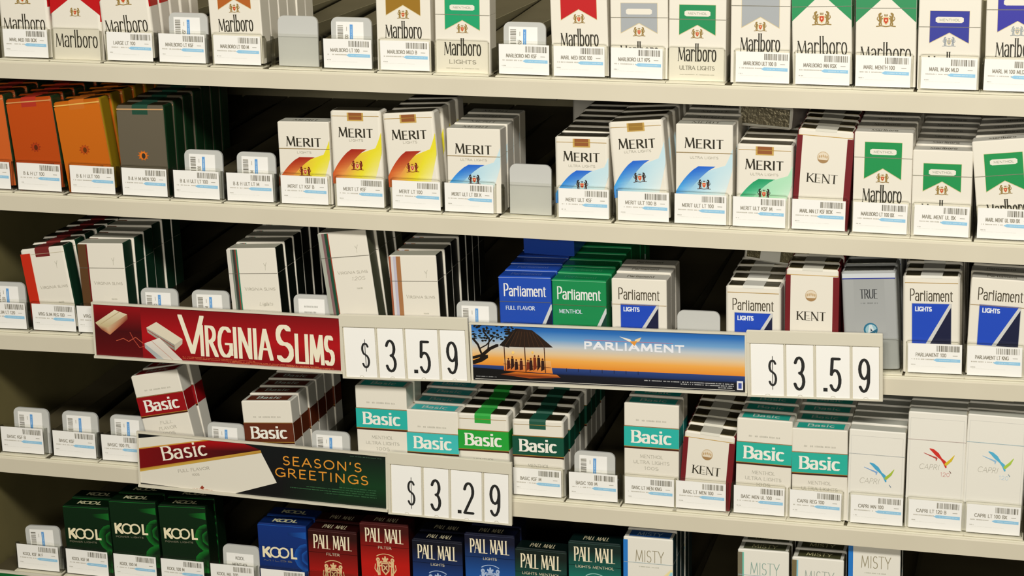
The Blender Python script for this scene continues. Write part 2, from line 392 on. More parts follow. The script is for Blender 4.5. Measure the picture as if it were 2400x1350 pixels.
WARM = dict(a=(160, 34, 18), b=(210, 96, 40), m=(226, 150, 74), y=(232, 220, 46), f=(238, 234, 200))
COOL = dict(a=(30, 96, 206), b=(56, 162, 226), m=(150, 200, 226), y=(196, 224, 232), f=(232, 236, 230))
MINT = dict(a=(24, 150, 96), b=(60, 180, 128), m=(150, 214, 176), y=(176, 224, 188), f=(232, 238, 226))
def d_sash(h, soft, P, sub, w=55.0):
    A = Art(); T = Art(); tall = h > 92
    def z(d): return h - d
    if soft: tt, tu, wv, cr, wb = ((16.5, 29.5, 38.5, 55, 74) if tall else (14, 28.5, 33, 47, 66))
    else: tt, tu, wv, cr, wb = ((13, 32, 40.5, 58, 76) if tall else (15, 31, 36, 50.5, 66))
    A.text('MERIT', -w * .005, z(tt + 10.2), 10.2, INK, 1.65, .6, 3, width=w * .7, serif=.2, caps=(1.0, .86), space=.16)
    A.text(sub, 0, z(tu + 1.2), 2.4, (176, 172, 158), .3, .25, 3, width=w * (.5 if len(sub) > 8 else .28))
    # the sash: a darker leaf running down to the left and a paler one beside it
    n = 10; L = []; Mi = []; R_ = []; c1 = []; c2 = []; c3 = []
    def mix(a, b, t): return tuple(a[i] + (b[i] - a[i]) * t for i in range(3))
    for i in range(n + 1):
        t = i / n; d = wv + (wb - wv) * t
        xl = (.38 - .60 * (t ** .8) + .12 * t * t) * w - .0 * w
        L.append((max(-w / 2 + .3, xl - w * .5 + w * .02), z(d)))
        Mi.append((min(w / 2, max(-w / 2 + .5, (.70 - .62 * t ** .75) * w - w * .5)), z(d)))
        c1.append(mix(P['a'], P['b'], t * 1.6 if t < .6 else 1 - (t - .6) * 1.6)); c2.append(mix(P['a'], P['m'], min(1, t * 1.4 + .1)))
    A.strip(L, Mi, c1, c2, 1)
    d0 = wv - (17 if not soft or tall else 13); L2 = []; R2 = []; e1 = []; e2 = []
    for i in range(n + 1):
        t = i / n; d = d0 + (wb - d0) * t
        zz = z(d)
        xl = (.99 - .30 * t - .42 * t ** 2.2) * w - w * .5
        if d >= wv:
            tq = (d - wv) / (wb - wv); xl = min(xl, (.70 - .62 * tq ** .75) * w - w * .5)
            xl = max(xl, (.70 - .62 * tq ** .75) * w - w * .5)
        xr = (1.0 - .30 * max(0, t - .35) ** 1.1) * w - w * .5
        L2.append((min(xl, w / 2 - .4), zz)); R2.append((w / 2 - .3 if xr > w / 2 - .3 else xr, zz))
        e1.append(mix(P['y'], P['m'], max(0, min(1, (d - wv) / 20)))); e2.append(mix(P['y'], P['f'], max(0, t * 1.2 - .3) if t < 1 else 1))
    M2 = [((a[0] * .45 + b[0] * .55), a[1]) for a, b in zip(L2, R2)]; e15 = [P['y']] * (n + 1)
    A.strip(L2, M2, e1, e15, 1); A.strip(M2, R2, e15, e2, 1)
    crest(A, -w * .0, z(cr), 12.5, red=(206, 44, 24), body=(70, 40, 30) if P is not WARM else (120, 26, 20), dark=(40, 34, 30) if P is not WARM else (110, 20, 18))
    lid = h - 27.5
    if soft:
        A.rect(-w / 2 + 2, z(5.6), w / 2 - 2, z(5.1), (176, 140, 60), 3)
    else:
        A.rect(-w / 2 + .4, lid - .35, w / 2 - .4, lid + .35, (160, 128, 52), 4)
        T.text('MERIT', 0, 6, 8, (84, 78, 60), .7, .4, 2, width=w * .5)
    return dict(kind='soft' if soft else 'box', w=w, h=h, lid=lid, art=A, top=T, base=CREAM, side=CREAM, foil=(120, 112, 90), seal=((142, 80, 30) if P is WARM or sub.startswith('ULTRA') and not tall else (150, 112, 36)), sealrim=(196, 160, 80), topcol=(206, 204, 188))

def d_kent(h, w=53.0):
    A = Art(); T = Art(); mar = (112, 14, 24)
    A.rect(-w / 2, 0, -w / 2 + w * .095, h - 6, mar, 1); A.rect(w / 2 - w * .115, 0, w / 2, h - 7, mar, 1)
    A.rect(-w / 2 + 1, h - 6.3, w / 2 - 1, h - 5.7, (196, 158, 80), 2)
    zc = h - (26 if h > 92 else 22); x = -w * .02
    A.ell(x, zc, 5.6, 5.6, (198, 174, 136), 1, 20); A.ell(x, zc + .7, 4.9, 4.3, (226, 212, 188), 2, 18)
    A.ell(x, zc, 5.6, 5.6, (166, 130, 84), 2, 10, 205, 335)
    for k in range(-2, 3): A.ell(x + k * 1.8, zc + 1.4 - abs(k) * .4, .6, 1.5, (190, 158, 112), 3, 8)
    A.text('KENT', -w * .01, zc - (24.5 if h > 92 else 21), 8.6, INK, 1.35, .3, 2, width=w * .56, serif=.6, space=.14)
    A.greek(-4, 4, zc - (22.5 if h > 92 else 19), .6, (150, 146, 130), 2, 5)
    return dict(kind='soft', w=w, h=h, art=A, top=T, base=CREAM, side=mar, foil=(132, 120, 84), seal=None, flap=(206, 202, 186), topcol=(200, 192, 168))

def d_true(h, w=53.0):
    A = Art(); g = (166, 168, 166)
    A.rect(-w / 2 + 1, h - 7.4, w / 2 - 1, h - 6.5, (40, 56, 150), 2); A.rect(-w / 2 + 1, h - 6.5, w / 2 - 1, h - 2, (206, 210, 212), 1)
    A.vgrad(-w * .28, w * .28, [(0, (172, 174, 172)), (h - 8, (160, 162, 160))], 1)
    A.text('TRUE', -w * .01, h - 26.5, 9, (58, 60, 62), .95, .4, 3, width=w * .33, serif=.3)
    A.greek(-w * .16, w * .16, h - 31, 1.2, (120, 122, 120), 2, 9)
    zc = h - 57
    A.ell(0, zc, 6.6, 6.6, (34, 110, 140), 2, 22); A.ell(.4, zc - .2, 5.3, 5.3, (150, 190, 200), 3, 20)
    A.poly([(-1, zc + 5), (1, zc + 5), (3.6, zc - 1.6), (-3.2, zc - 6)], (206, 216, 218), 4); A.poly([(-4.5, zc - 5), (5.6, zc + .6), (6.4, zc - 1.5), (-1, zc - 6.5)], (30, 96, 124), 5)
    A.poly([(0, zc + 1.5), (1.8, zc - 1), (0, zc - 2)], (30, 60, 80), 5)
    return dict(kind='soft', w=w, h=h, art=A, top=Art(), base=g, side=(150, 152, 148), foil=(150, 150, 140), seal=None, topcol=(186, 188, 184))

def d_panel(h, soft, kind='light', w=55.0):
    """word over a colour panel cut by a diagonal"""
    A = Art(); T = Art(); blue = (24, 70, 186); navy = (14, 20, 56)
    def z(d): return h - d
    lid = h - 26
    if kind == 'light':
        tt = 12.5 if soft else 9.5
        A.text('Parliament', 0, z(tt + 11.5), 12, (66, 58, 40), .85, .6, 3, width=w * .76, caps=(1.0, 1.0), space=.1, asc=.55)
        p0 = 26.5 if soft else 25.5; p1 = p0 + (39 if h > 92 else 36); x0, x1 = -w * .335, w * .345; xb = -w * .02
        A.rect(x0 - .5, z(p1 + .5), x1 + .5, z(p0 - .5), (190, 188, 186), 1)
        A.poly([(x0, z(p0)), (x1 - 1.5, z(p0)), (xb - 4, z(p1)), (x0, z(p1))], blue, 2)
        A.poly([(x1 - 1.5, z(p0)), (x1, z(p0)), (x1, z(p0 + 3)), (xb, z(p1)), (xb - 4, z(p1))], (206, 206, 202), 2)
        A.poly([(x1, z(p0 + 3)), (x1, z(p1)), (xb, z(p1))], navy, 2)
        A.text('LIGHTS', x0 + 2.5, z(p0 + 7.5), 4.6, (224, 230, 240), .95, .8, 3, width=w * .3, align='l')
        base, side, seam = CREAM, CREAM, (176, 140, 64)
        T.text('Parliament', 0, 7, 7, (100, 94, 74), .6, .4, 2, width=w * .5)
    else:
        base = (28, 74, 176) if kind == 'blue' else (18, 136, 76); side = base; seam = (120, 120, 90)
        dk = navy if kind == 'blue' else (8, 58, 44)
        A.text('Parliament', 0, z(20.5), 12.5, (236, 236, 232), 1.2, .8, 3, width=w * .82, caps=(1.06, 1), space=.1, asc=.55)
        A.text('FULL FLAVOR' if kind == 'blue' else 'MENTHOL', -w * .38, z(34.5), 4.2, (206, 216, 230), .7, .6, 3, width=w * (.56 if kind == 'blue' else .44), align='l')
        A.poly([(w / 2 - 1, z(28)), (w / 2, z(28)), (w / 2, z(33)), (w * .1, z(82)), (w * .02, z(82))], (206, 208, 206), 2)
        A.poly([(w / 2, z(33)), (w / 2, z(82)), (w * .1, z(82))], dk, 2)
        A.rect(-w / 2, z(1.6), w / 2, z(.9), (150, 170, 220) if kind == 'blue' else (110, 190, 140), 2)
        T.text('Parliament', 0, 6, 8, (96, 120, 190) if kind == 'blue' else (70, 160, 110), .7, .5, 2, width=w * .6)
    if soft: A.rect(-w / 2 + 2, z(6.6), w / 2 - 2, z(6.0), (176, 140, 64), 3)
    else: A.rect(-w / 2 + .4, lid - .3, w / 2 - .4, lid + .3, seam, 4)
    return dict(kind='soft' if soft else 'box', w=w, h=h, lid=lid, art=A, top=T, base=base, side=side, foil=(120, 112, 84), seal=None, flap=(214, 212, 200) if soft else None, topcol=base if kind != 'light' else (216, 212, 198))

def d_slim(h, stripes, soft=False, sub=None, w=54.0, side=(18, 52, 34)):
    """white pack with colour stripes down its left edge"""
    A = Art(); T = Art(); x = -w / 2
    for wd, c in stripes:
        A.rect(x, 0, x + wd, h - (5 if soft else 0), c, 1); x += wd
    cx = (x + w / 2) / 2; ww = w / 2 - x
    lid = h - 26.5
    A.text('VIRGINIA SLIMS', cx, h - 44.5, 2.9, (158, 152, 136), .3, .22, 2, width=ww * .8, caps=(1.25, 1))
    px, pz = cx + ww * .2, h - 19
    A.stroke([(px - 1.6, pz + 3), (px, pz), (px - .2, pz - 4)], .35, .4, (186, 182, 166), 2); A.stroke([(px + 1.4, pz + 4), (px, pz)], .35, .4, (186, 182, 166), 2)
    if sub:
        A.text(sub, cx + ww * .12, h - 51.5 - (9 if sub == 'Lights' and h > 95 else 0), 3.8, (178, 172, 156), .3, .25, 2, width=ww * (.36 if len(sub) < 8 else .56), skew=.25) if all(ch in GL for ch in sub) else None
    A.greek(cx, cx + ww * .2, h - 60, 1.6, (190, 186, 170), 2, 4)
    if soft: A.rect(x, h - 6.4, w / 2 - 1, h - 6.0, (190, 180, 150), 2)
    else: A.rect(-w / 2 + .3, lid - .3, w / 2 - .3, lid + .3, (96, 92, 80), 4)
    return dict(kind='soft' if soft else 'box', w=w, h=h, lid=lid, art=A, top=T, base=CREAM, side=side, foil=(110, 104, 80), seal=(110, 24, 20) if soft else None, topcol=(190, 188, 168))

def d_band(h, soft, col, sub, w=55.5, line=(70, 30, 14), toppanel=True):
    """white pack with a colour band carrying a bold serif word"""
    A = Art(); T = Art()
    b0 = 17.5 if soft else 24.5; b1 = b0 + (20 if soft else 20.5)
    z = lambda d: h - d
    A.rect(-w / 2, z(b1), w / 2, z(b0), col, 1)
    A.rect(-w / 2, z(b0), w / 2, z(b0 - .9), (150, 110, 50), 2); A.rect(-w / 2, z(b1 + 2.4), w / 2, z(b1), line, 1); A.rect(-w / 2, z(b1 + .6), w / 2, z(b1), (176, 132, 50), 2)
    A.text('Basic', 0, z(b1 - 3.6), 14.5, (240, 238, 226), 2.75, 1.05, 3, width=w * .76, serif=.6, caps=(.92, .92), space=.12, asc=1.0)
    if not soft: A.greek(-w * .28, w * .28, z(17.5), 1.7, (190, 186, 172), 2, 11)
    zz = b1 + (9 if not soft else 10)
    for i, t in enumerate(sub):
        A.text(t, 0, z(zz + 2.6), 3.4, (176, 172, 158), .4, .28, 2, width=w * min(.66, .052 * len(t) + .06), serif=.15); zz += 6.2
    lid = h - 24
    if soft: A.rect(-w / 2 + 2, z(5.4), w / 2 - 2, z(4.9), (150, 120, 50), 2)
    elif toppanel:
        T.rect(-w * .42, 3, w * .42, 19, col, 1)
        T.text('Basic', 0, 7, 9, (210, 226, 214), 1.3, .8, 2, width=w * .5)
    return dict(kind='soft' if soft else 'box', w=w, h=h, lid=lid, art=A, top=T, base=CREAM, side=(226, 222, 208), bands=[(0, z(b1), (226, 222, 208)), (z(b1), z(b0), col), (z(b0), 999, (226, 222, 208))], foil=(96, 88, 60), seal=col if soft else None, topcol=(206, 204, 190))

def d_bird(h, cols, word=(170, 166, 152), size=None, line=(190, 196, 196), w=55.0):
    A = Art(); lid = h - (24.5 if h < 105 else 27.5)
    for x in (-w / 2 + 2.4, w / 2 - 2.4): A.rect(x - .15, 2, x + .15, h - 6, (206, 204, 196), 1)
    A.rect(-w / 2 + 2.4, h - 6.2, w / 2 - 2.4, h - 5.9, (206, 204, 196), 1)
    A.rect(-w / 2 + .3, lid - .3, w / 2 - .3, lid + .3, line, 3)
    a, b, c, dk = cols; z0 = lid - 18; x0 = 2.0
    def wing(pts, cl): 
        for i in range(len(pts) - 1):
            (xa, za, ra), (xb, zb, rb) = pts[i], pts[i + 1]
            A.poly(hull([(x0 + xa + ra * math.cos(k), z0 + za + ra * math.sin(k)) for k in [j * .785 for j in range(8)]] + [(x0 + xb + rb * math.cos(k), z0 + zb + rb * math.sin(k)) for k in [j * .785 for j in range(8)]]), cl, 3)
    wing([(-8, 9.5, .5), (-5, 8, 1.5), (-1, 4.4, 1.9), (3, 0, .9)], a)
    wing([(-13.5, 5, .25), (-7, 2.5, .55), (-1.5, .5, .9), (-1.8, -1.8, .4)], b)
    wing([(3, 0, .9), (6, -3, 1.6), (7.5, -8, .8)], a)
    wing([(7.5, -5, 1.4), (12, -.5, 1.2), (15, 4.5, .3)], c)
    wing([(11, -11.5, .3), (12.5, -13.5, .4)], dk)
    A.text('CAPRI', -6.5, z0 - 11.5, 5.6, word, .35, .3, 2, width=19, skew=.2, kind='round')
    if size: A.text(size, 9, z0 - 17.5, 4.2, tuple((v + 230) / 2 for v in b), .35, .3, 2, width=9)
    return dict(kind='box', w=w, h=h, lid=lid, art=A, top=Art(), base=(232, 228, 216), side=(206, 200, 178), foil=None, seal=None, topcol=(206, 206, 192), d=16.5)

def d_rings(h, dark, bright, word=(240, 228, 190), sub='POWER LIGHTS', w=55.0, edge=(20, 90, 30)):
    A = Art(); T = Art(); lid = h - 26; z = lambda d: h - d
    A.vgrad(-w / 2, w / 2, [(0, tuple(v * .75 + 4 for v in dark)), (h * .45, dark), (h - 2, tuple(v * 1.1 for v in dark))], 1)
    def blob(cx, cz, rx, rz, a0, a1, th, c0, c1):
        n = 9; L = []; R_ = []; ca = []; cb = []
        for i in range(n + 1):
            a = math.radians(a0 + (a1 - a0) * i / n); k = 1 - abs(i / n - .5) * 1.2
            pa = (cx + rx * math.cos(a), cz + rz * math.sin(a)); pb = (cx + (rx - th * k) * math.cos(a), cz + (rz - th * k) * math.sin(a))
            f = lambda p: (max(-w / 2 + .2, min(w / 2 - .2, p[0])), p[1])
            L.append(f(pa)); R_.append(f(pb)); ca.append(c0); cb.append(c1)
        A.strip(R_, L, cb, ca, 2)
    blob(w * .5, z(36), 15, 16, 75, 290, 9, bright, dark); blob(w * .56, z(62), 20, 13, 70, 275, 10, bright, dark); blob(w * .6, z(36), 13, 9, 90, 270, 5, bright, dark)
    A.poly([(w * .1, z(9)), (w * .49, z(7)), (w * .49, z(15)), (w * .14, z(12))], [dark, bright, bright, dark], 2)
    A.vgrad(-w * .44, w * .48, [(z(76), bright), (z(67), tuple(v * .7 for v in bright)), (z(60), dark)], 2)
    zb = z(38.5); hh = 12.5
    A.text('K', -w * .44, zb, hh, word, 2.5, 2.2, 4, width=10.5, align='l', thin=False)
    for cx in (-w * .16, w * .015):
        A.stroke(arc(cx, zb + hh / 2, 5.4, 5.3, 0, 360, 20), 1.9, 1.9, word, 4, 'round')
    A.text('L', w * .15, zb, hh, word, 2.5, 2.2, 4, width=7.5, align='l', thin=False)
    A.text(sub, -w * .42, zb - 4.2, 1.9, tuple(v * .55 for v in word), .3, .3, 3, width=w * .6, align='l')
    A.rect(-w / 2 + .3, h - 2.0, w / 2 - .3, h - 1.7, tuple(min(255, v * 1.2 + 16) for v in bright), 3)
    tw = (214, 212, 170)
    T.text('K', -14, 6, 9, tw, 1.8, 1.5, 2, width=8, align='l', thin=False)
    for cx in (-2.5, 4.0): T.stroke(arc(cx, 10.5, 4, 4, 0, 360, 14), 1.4, 1.4, tw, 2)
    T.text('L', 9, 6, 9, tw, 1.8, 1.5, 2, width=6, align='l', thin=False)
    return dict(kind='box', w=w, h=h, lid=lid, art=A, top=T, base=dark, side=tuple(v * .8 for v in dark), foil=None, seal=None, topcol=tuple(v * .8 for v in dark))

def d_condensed(h, top, bot, sub, w=54.5, word=(240, 228, 196), crestc=(224, 190, 140)):
    A = Art(); T = Art(); lid = h - 26; z = lambda d: h - d
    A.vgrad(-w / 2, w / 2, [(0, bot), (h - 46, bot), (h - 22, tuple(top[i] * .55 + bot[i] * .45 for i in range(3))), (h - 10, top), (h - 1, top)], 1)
    A.text('PALL MALL', 0, z(21.5), 15.5, word, 1.5, .6, 3, width=w * .8, serif=.3, space=.06)
    A.text(sub, 0, z(28.6), 3.0, tuple(v * .85 for v in word), .5, .4, 3, width=w * (.28 if len(sub) < 8 else .74))
    c = crestc; cx = 0; zz = z(46)
    A.stroke(arc(cx, zz + 4, 12, 8, 40, 140, 8), .7, .7, c, 3)
    dk = tuple(v * .6 + 8 for v in bot)
    A.poly([(cx - 4.6, zz + 2), (cx - 4.2, zz - 7), (cx, zz - 12), (cx + 4.2, zz - 7), (cx + 4.6, zz + 2)], c, 3)
    A.poly([(cx - 3.2, zz + .6), (cx - 3, zz - 6.2), (cx, zz - 9.6), (cx + 3, zz - 6.2), (cx + 3.2, zz + .6)], dk, 4)
    A.stroke([(cx - 2, zz - 1), (cx + 2, zz - 6)], .9, .9, c, 5); A.stroke([(cx + 2, zz - 1), (cx - 2, zz - 6)], .9, .9, c, 5)
    A.ell(cx, zz + 5.2, 2.5, 2.6, c, 3, 10); A.rect(cx - 3.4, zz + 2.4, cx + 3.4, zz + 3.6, c, 3); A.ell(cx, zz + 8.4, 1.0, 1.2, c, 3, 8)
    for q in (-1, 1): A.ell(cx + q * 2.7, zz + 6.6, .8, 1.3, c, 3, 8)
    for sg in (-1, 1):
        A.poly([(cx + sg * 5.6, zz - 12), (cx + sg * 8.6, zz - 12.5), (cx + sg * 9.8, zz - 5), (cx + sg * 8.4, zz), (cx + sg * 6, zz - 4)], c, 3)
        A.poly([(cx + sg * 6, zz - 3), (cx + sg * 9.2, zz - 4), (cx + sg * 9.6, zz + 3), (cx + sg * 6.6, zz + 4)], c, 3)
        A.ell(cx + sg * 8, zz + 5.2, 2.2, 2.5, c, 3, 10); A.stroke([(cx + sg * 6.8, zz + 1), (cx + sg * 4.4, zz + 3.4)], 1.3, 1.3, c, 3)
        A.stroke([(cx + sg * 7, zz - 2), (cx + sg * 4.6, zz - 1)], 1.2, 1.2, c, 3); A.stroke([(cx + sg * 9.4, zz - 9), (cx + sg * 11.8, zz - 5), (cx + sg * 11, zz)], .8, .8, c, 3)
        A.ell(cx + sg * 7.8, zz + 5, .6, .6, dk, 4, 6); A.stroke([(cx + sg * 8, zz - 3), (cx + sg * 7.2, zz - 9)], .5, .5, dk, 4)
    A.stroke([(cx - 12, zz - 14.5), (cx - 5, zz - 16.5), (cx, zz - 15.6), (cx + 5, zz - 16.5), (cx + 12, zz - 14.5)], 1.6, 1.6, c, 3)
    A.rect(-w / 2 + .3, lid - .2, w / 2 - .3, lid + .2, tuple(v * .6 for v in top), 2)
    A.rect(-w / 2 + .3, h - 2.2, w / 2 - .3, h - 1.9, tuple(min(255, v + 60) for v in top), 3)
    T.text('PALL MALL', 0, 5, 10, (206, 196, 160), .9, .5, 2, width=w * .5)
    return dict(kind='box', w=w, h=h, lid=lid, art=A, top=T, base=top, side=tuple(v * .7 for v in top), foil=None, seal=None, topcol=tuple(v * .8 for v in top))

def d_wave(h, stripe, panel, word=(150, 140, 112), w=51.0, line=None, side=(40, 60, 60), wcol=None):
    A = Art(); T = Art(); z = lambda d: h - d
    lid = h - (27 if h < 105 else 36)
    A.rect(-w / 2, 0, -w / 2 + w * .09, z(3), stripe, 1)
    if wcol:
        A.rect(-w / 2 + w * .09, 0, -w / 2 + w * .12, z(3), wcol, 1)
    A.text('MISTY', w * .03, z(26), 12.8, word, .6, .4, 3, width=w * .58, thin=False)
    A.greek(-w * .18, w * .22, z(31), 1.0, (176, 176, 160), 2, 6)
    for i, (c, o) in enumerate((((240, 222, 176), 0), ((236, 224, 160), 3.4), ((190, 220, 214), 8.4), ((150, 206, 222), 11.0))):
        pts = [(-w * .1 + o, z(76)), (w * .12 + o * .9, z(56)), (w * .3 + o * .6, z(42)), (w * .5 - .5, z(33 - 0) - o * .3)]
        A.stroke([(min(a, w / 2 - 1.4), b) for a, b in pts], 2.0, 2.0, c, 1)
    A.rect(-w / 2 + .3, lid - .3, w / 2 - .3, lid + .3, line or (170, 196, 206), 4)
    T.rect(-w * .4, 3, w * .42, 19, panel, 1); T.text('MISTY', 0, 6, 9, (180, 206, 222) if panel[2] > 120 else (206, 200, 150), .8, .6, 2, width=w * .5, thin=False)
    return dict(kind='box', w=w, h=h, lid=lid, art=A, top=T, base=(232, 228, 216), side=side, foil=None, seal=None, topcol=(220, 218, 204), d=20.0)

def d_plain(h, col, seal, text, w=54.0, side=(30, 52, 26), rim=(206, 150, 90)):
    """metallic soft pack with a small emblem and two lines of print"""
    A = Art(); z = lambda d: h - d
    dk = tuple(v * .52 for v in col)
    A.vgrad(-w / 2 + 1, w / 2 - 1, [(0, col), (h - 6, tuple(min(255, v * 1.06) for v in col))], 1)
    A.rect(-w / 2 + 1, z(4.6), w / 2 - 1, z(3.4), rim, 2)
    zc = z(52)
    for k in range(10):
        a = k * math.pi / 5
        A.poly([(6.6 * math.cos(a), zc + 5.6 * math.sin(a)), (4.0 * math.cos(a + .35), zc + 3.6 * math.sin(a + .35)), (4.0 * math.cos(a - .35), zc + 3.6 * math.sin(a - .35))], text, 2)
    A.ell(0, zc, 4.0, 4.0, tuple(min(255, v * 1.15) for v in text), 2, 12); A.ell(.4, zc - .4, 2.2, 3.0, dk, 3, 10)
    A.greek(-w * .33, w * .33, z(71), 2.0, dk, 2, 21); A.greek(-w * .09, w * .1, z(78), 2.0, dk, 2, 22)
    return dict(kind='soft', w=w, h=h, art=A, top=Art(), base=col, side=side, foil=(96, 84, 56), seal=seal, topcol=tuple(v * .7 for v in col))

# ------------------------------------------------------------------ packs
PACK_CACHE = {}
def pack_parts(key, D):
    """the part meshes of one design, shared by every pack of that design"""
    if key in PACK_CACHE: return PACK_CACHE[key]
    w, h, d = D['w'], D['h'], D.get('d', 22.2)
    soft = D['kind'] == 'soft'
    ring = rring(w, d, 3.2 if soft else 1.1, 4 if soft else 2)
    base, side = D['base'], D['side']
    def sc(col_side):
        return lambda i, a, b: col_side if abs(a[0]) > w / 2 - .05 and abs(b[0]) > w / 2 - .05 or (soft and (abs(a[0] + b[0]) > w - 1.4)) else base
    def solid(pm, z0, z1, cham, top):
        if D.get('bands'):
            for a, b, c in D['bands']:
                a, b = max(a, z0), min(b, z1)
                if b - a > .05: pm.prism(ring, a, b, base, cham if b >= z1 - .01 else 0, top, sidecols=sc(c))
        else: pm.prism(ring, z0, z1, base, cham, top, sidecols=sc(side))
    out = []
    if soft:
        pm = PM(); solid(pm, 0, h, 1.6, D['topcol']); D['art'].onto_front(pm, 0, .3, h - 1.7)
        out.append(('paper_wrapper', pm.mesh('paper_wrapper', M_CARD), None))
        pm = PM(); pm.prism([(x, y + d / 2) for x, y in [(w / 2 - 2.6, -d / 2 + 2.6), (w / 2 - 2.6, d / 2 - 2.6), (-w / 2 + 2.6, d / 2 - 2.6), (-w / 2 + 2.6, -d / 2 + 2.6)]], h - .5, h + .5, D['foil'], .3)
        out.append(('foil_top', pm.mesh('foil_top', M_FOIL), 'crinkled foil top'))
        c = D.get('seal') or D.get('flap')
        if c:
            pm = PM(); sw = w * .16 if D.get('seal') else w * .19
            def sweep(sw, off, drop, col):
                pr = [(-.12 - off, h - drop), (-.12 - off, h - 1.5), (1.5, h + .62 + off), (d - 1.5, h + .62 + off)]
                if D.get('sealrim'): pr = [(-.12 - off, h - drop), (-.12 - off, h - 1.9)]
                for (ya, za), (yb, zb) in zip(pr, pr[1:]):
                    pm.poly([(-sw, ya, za), (sw, ya, za), (sw, yb, zb), (-sw, yb, zb)], col)
                    for sg in (-1, 1):
                        q = [(sg * sw, ya, za), (sg * sw, ya + .1, za - .0), (sg * sw, yb + .1, zb - .5), (sg * sw, yb, zb)]
                        pm.poly(q if sg < 0 else q[::-1], col)
            if D.get('seal'):
                if D.get('sealrim'):
                    sweep(sw, 0, 10.2, D['sealrim']); sweep(sw * .8, .12, 9.0, c)
                else: sweep(sw, 0, 9.5, c)
                out.append(('closure_seal', pm.mesh('closure_seal', M_PAPER), 'coloured closure seal'))
            else:
                sweep(sw, 0, 1.8, c); out.append(('paper_flap', pm.mesh('paper_flap', M_PAPER), 'white paper strip over the foil'))
    else:
        lid = D['lid']
        pm = PM(); solid(pm, 0, lid - .12, 0, base); D['art'].onto_front(pm, 0, .3, lid - .12)
        out.append(('carton', pm.mesh('carton', M_CARD), None))
        pm = PM(); solid(pm, lid + .12, h, 1.0, D['topcol']); D['art'].onto_front(pm, 0, lid + .12, h - 1.05); D['top'].onto_top(pm, h)
        out.append(('lid', pm.mesh('lid', M_CARD), None))
    PACK_CACHE[key] = out
    return out
ORD = ['', 'second', 'third', 'fourth', 'fifth', 'sixth', 'seventh', 'eighth', 'ninth']
SHELF = {0: (217.44, -.00632), 1: (79.06, -.00386), 2: (-59.8, .01665), 3: (-211.76, -.00022), 4: (-350.7, -.0049)}
def at(row, x, y, z): return (x * MM, y * MM, (Z0 + SHELF[row][0] + SHELF[row][1] * x + z) * MM)
def pack(key, D, row, x, y, lean, label, group=None, back=0.0, up=0.0, yaw=0.0):
    """a pack standing on a shelf with its front foot at x, leaning sideways by lean degrees"""
    a = math.radians(lean)
    o = empty('cigarette_pack', at(row, x, y, -1.3 + D['w'] / 2 * abs(math.sin(a)) + up), (math.radians(-back), -a - SHELF[row][1], math.radians(yaw)))
    for nm, me, lb in pack_parts(key, D):
        p = link(nm, me, o)
        if lb: p['label'] = lb
    return tag(o, label, 'cigarette pack', group)
def line_of_packs(row, xm, hm, lean, key, mk, n, desc, pitch=None, base_x=None, drift=0.0, lean2=None, backs=None):
    """the front pack, placed by the middle of its top edge, and the packs queued behind it"""
    a = math.radians(lean)
    if base_x is None:
        D = mk(hm + 1.3); D0 = D
        Hh = (hm + 1.3) / math.cos(a); x = xm + Hh * math.sin(a)
        hh = round(Hh - D['w'] / 2 * abs(math.sin(a)) / math.cos(a) * 1.0, 0)
    else: hh, x = hm, base_x
    D = mk(hh); k = key + str(hh)
    pack(k, D, row, x, 3.0, lean, desc[0].upper() + desc[1:] if False else desc, None)
    pt = pitch or D.get('d', 22.2) + 1.2
    l2 = lean if lean2 is None else lean2
    for i in range(1, n + 1):
        r = random.Random(hash((row, int(x), i)) & 0xffff if False else row * 1000 + int(x) * 7 + i)
        li = l2 * (1 - .12 * i) + r.uniform(-.5, .5) if abs(l2) > 1.5 else l2 * .5 + r.uniform(-.4, .4)
        pack(k, D, row, x + drift * i + r.uniform(-.7, .7), 3.0 + pt * i + r.uniform(0, .8), li, '%s pack in line behind the %s' % (ORD[i], desc.split(', left')[0]), 'packs queued behind the front packs', up=(pt * i) * math.tan(math.radians(3.2)))

# ------------------------------------------------------------------ tags, trays
def tag_art(t, seed, w=50.0, h=28.8, blue=(146, 198, 228)):
    A = Art(); r = random.Random(seed); L = lambda u: -w / 2 + u * w
    x = L(.53)
    while x < L(.955):
        bw = r.choice((.35, .5, .8, 1.1)); A.rect(x, 21.4, min(x + bw, L(.965)), 27.2, r.choice(((112, 108, 96), (134, 130, 116), (152, 148, 134))), 1); x += bw + r.choice((.35, .5, .8))
    A.text(t, L(.14), 16.0, 3.7, (138, 132, 116), .5, .42, 1, width=min(w * .62, 2.05 * len(t)), align='l', thin=False)
    A.rect(L(.83), 17.4, L(.92), 17.9, (150, 146, 132), 1)
    A.greek(L(.07), L(.48), 13.4, 1.1, (178, 172, 156), 1, seed + 1)
    A.poly([(L(.47), 12.9), (L(.53), 11.4), (L(.97), 11.2), (L(.97), 14.3), (L(.53), 14.5)], blue, 1)
    A.greek(L(.58), L(.92), 12.9, .8, (196, 224, 236), 2, seed + 2)
    A.greek(L(.06), L(.14), 8.0, .9, (170, 166, 152), 1, seed + 3)
    A.greek(L(.08), L(.7), 6.4, .35, (214, 212, 202), 1, seed + 4)
    return A
WHITE = (242, 240, 234)
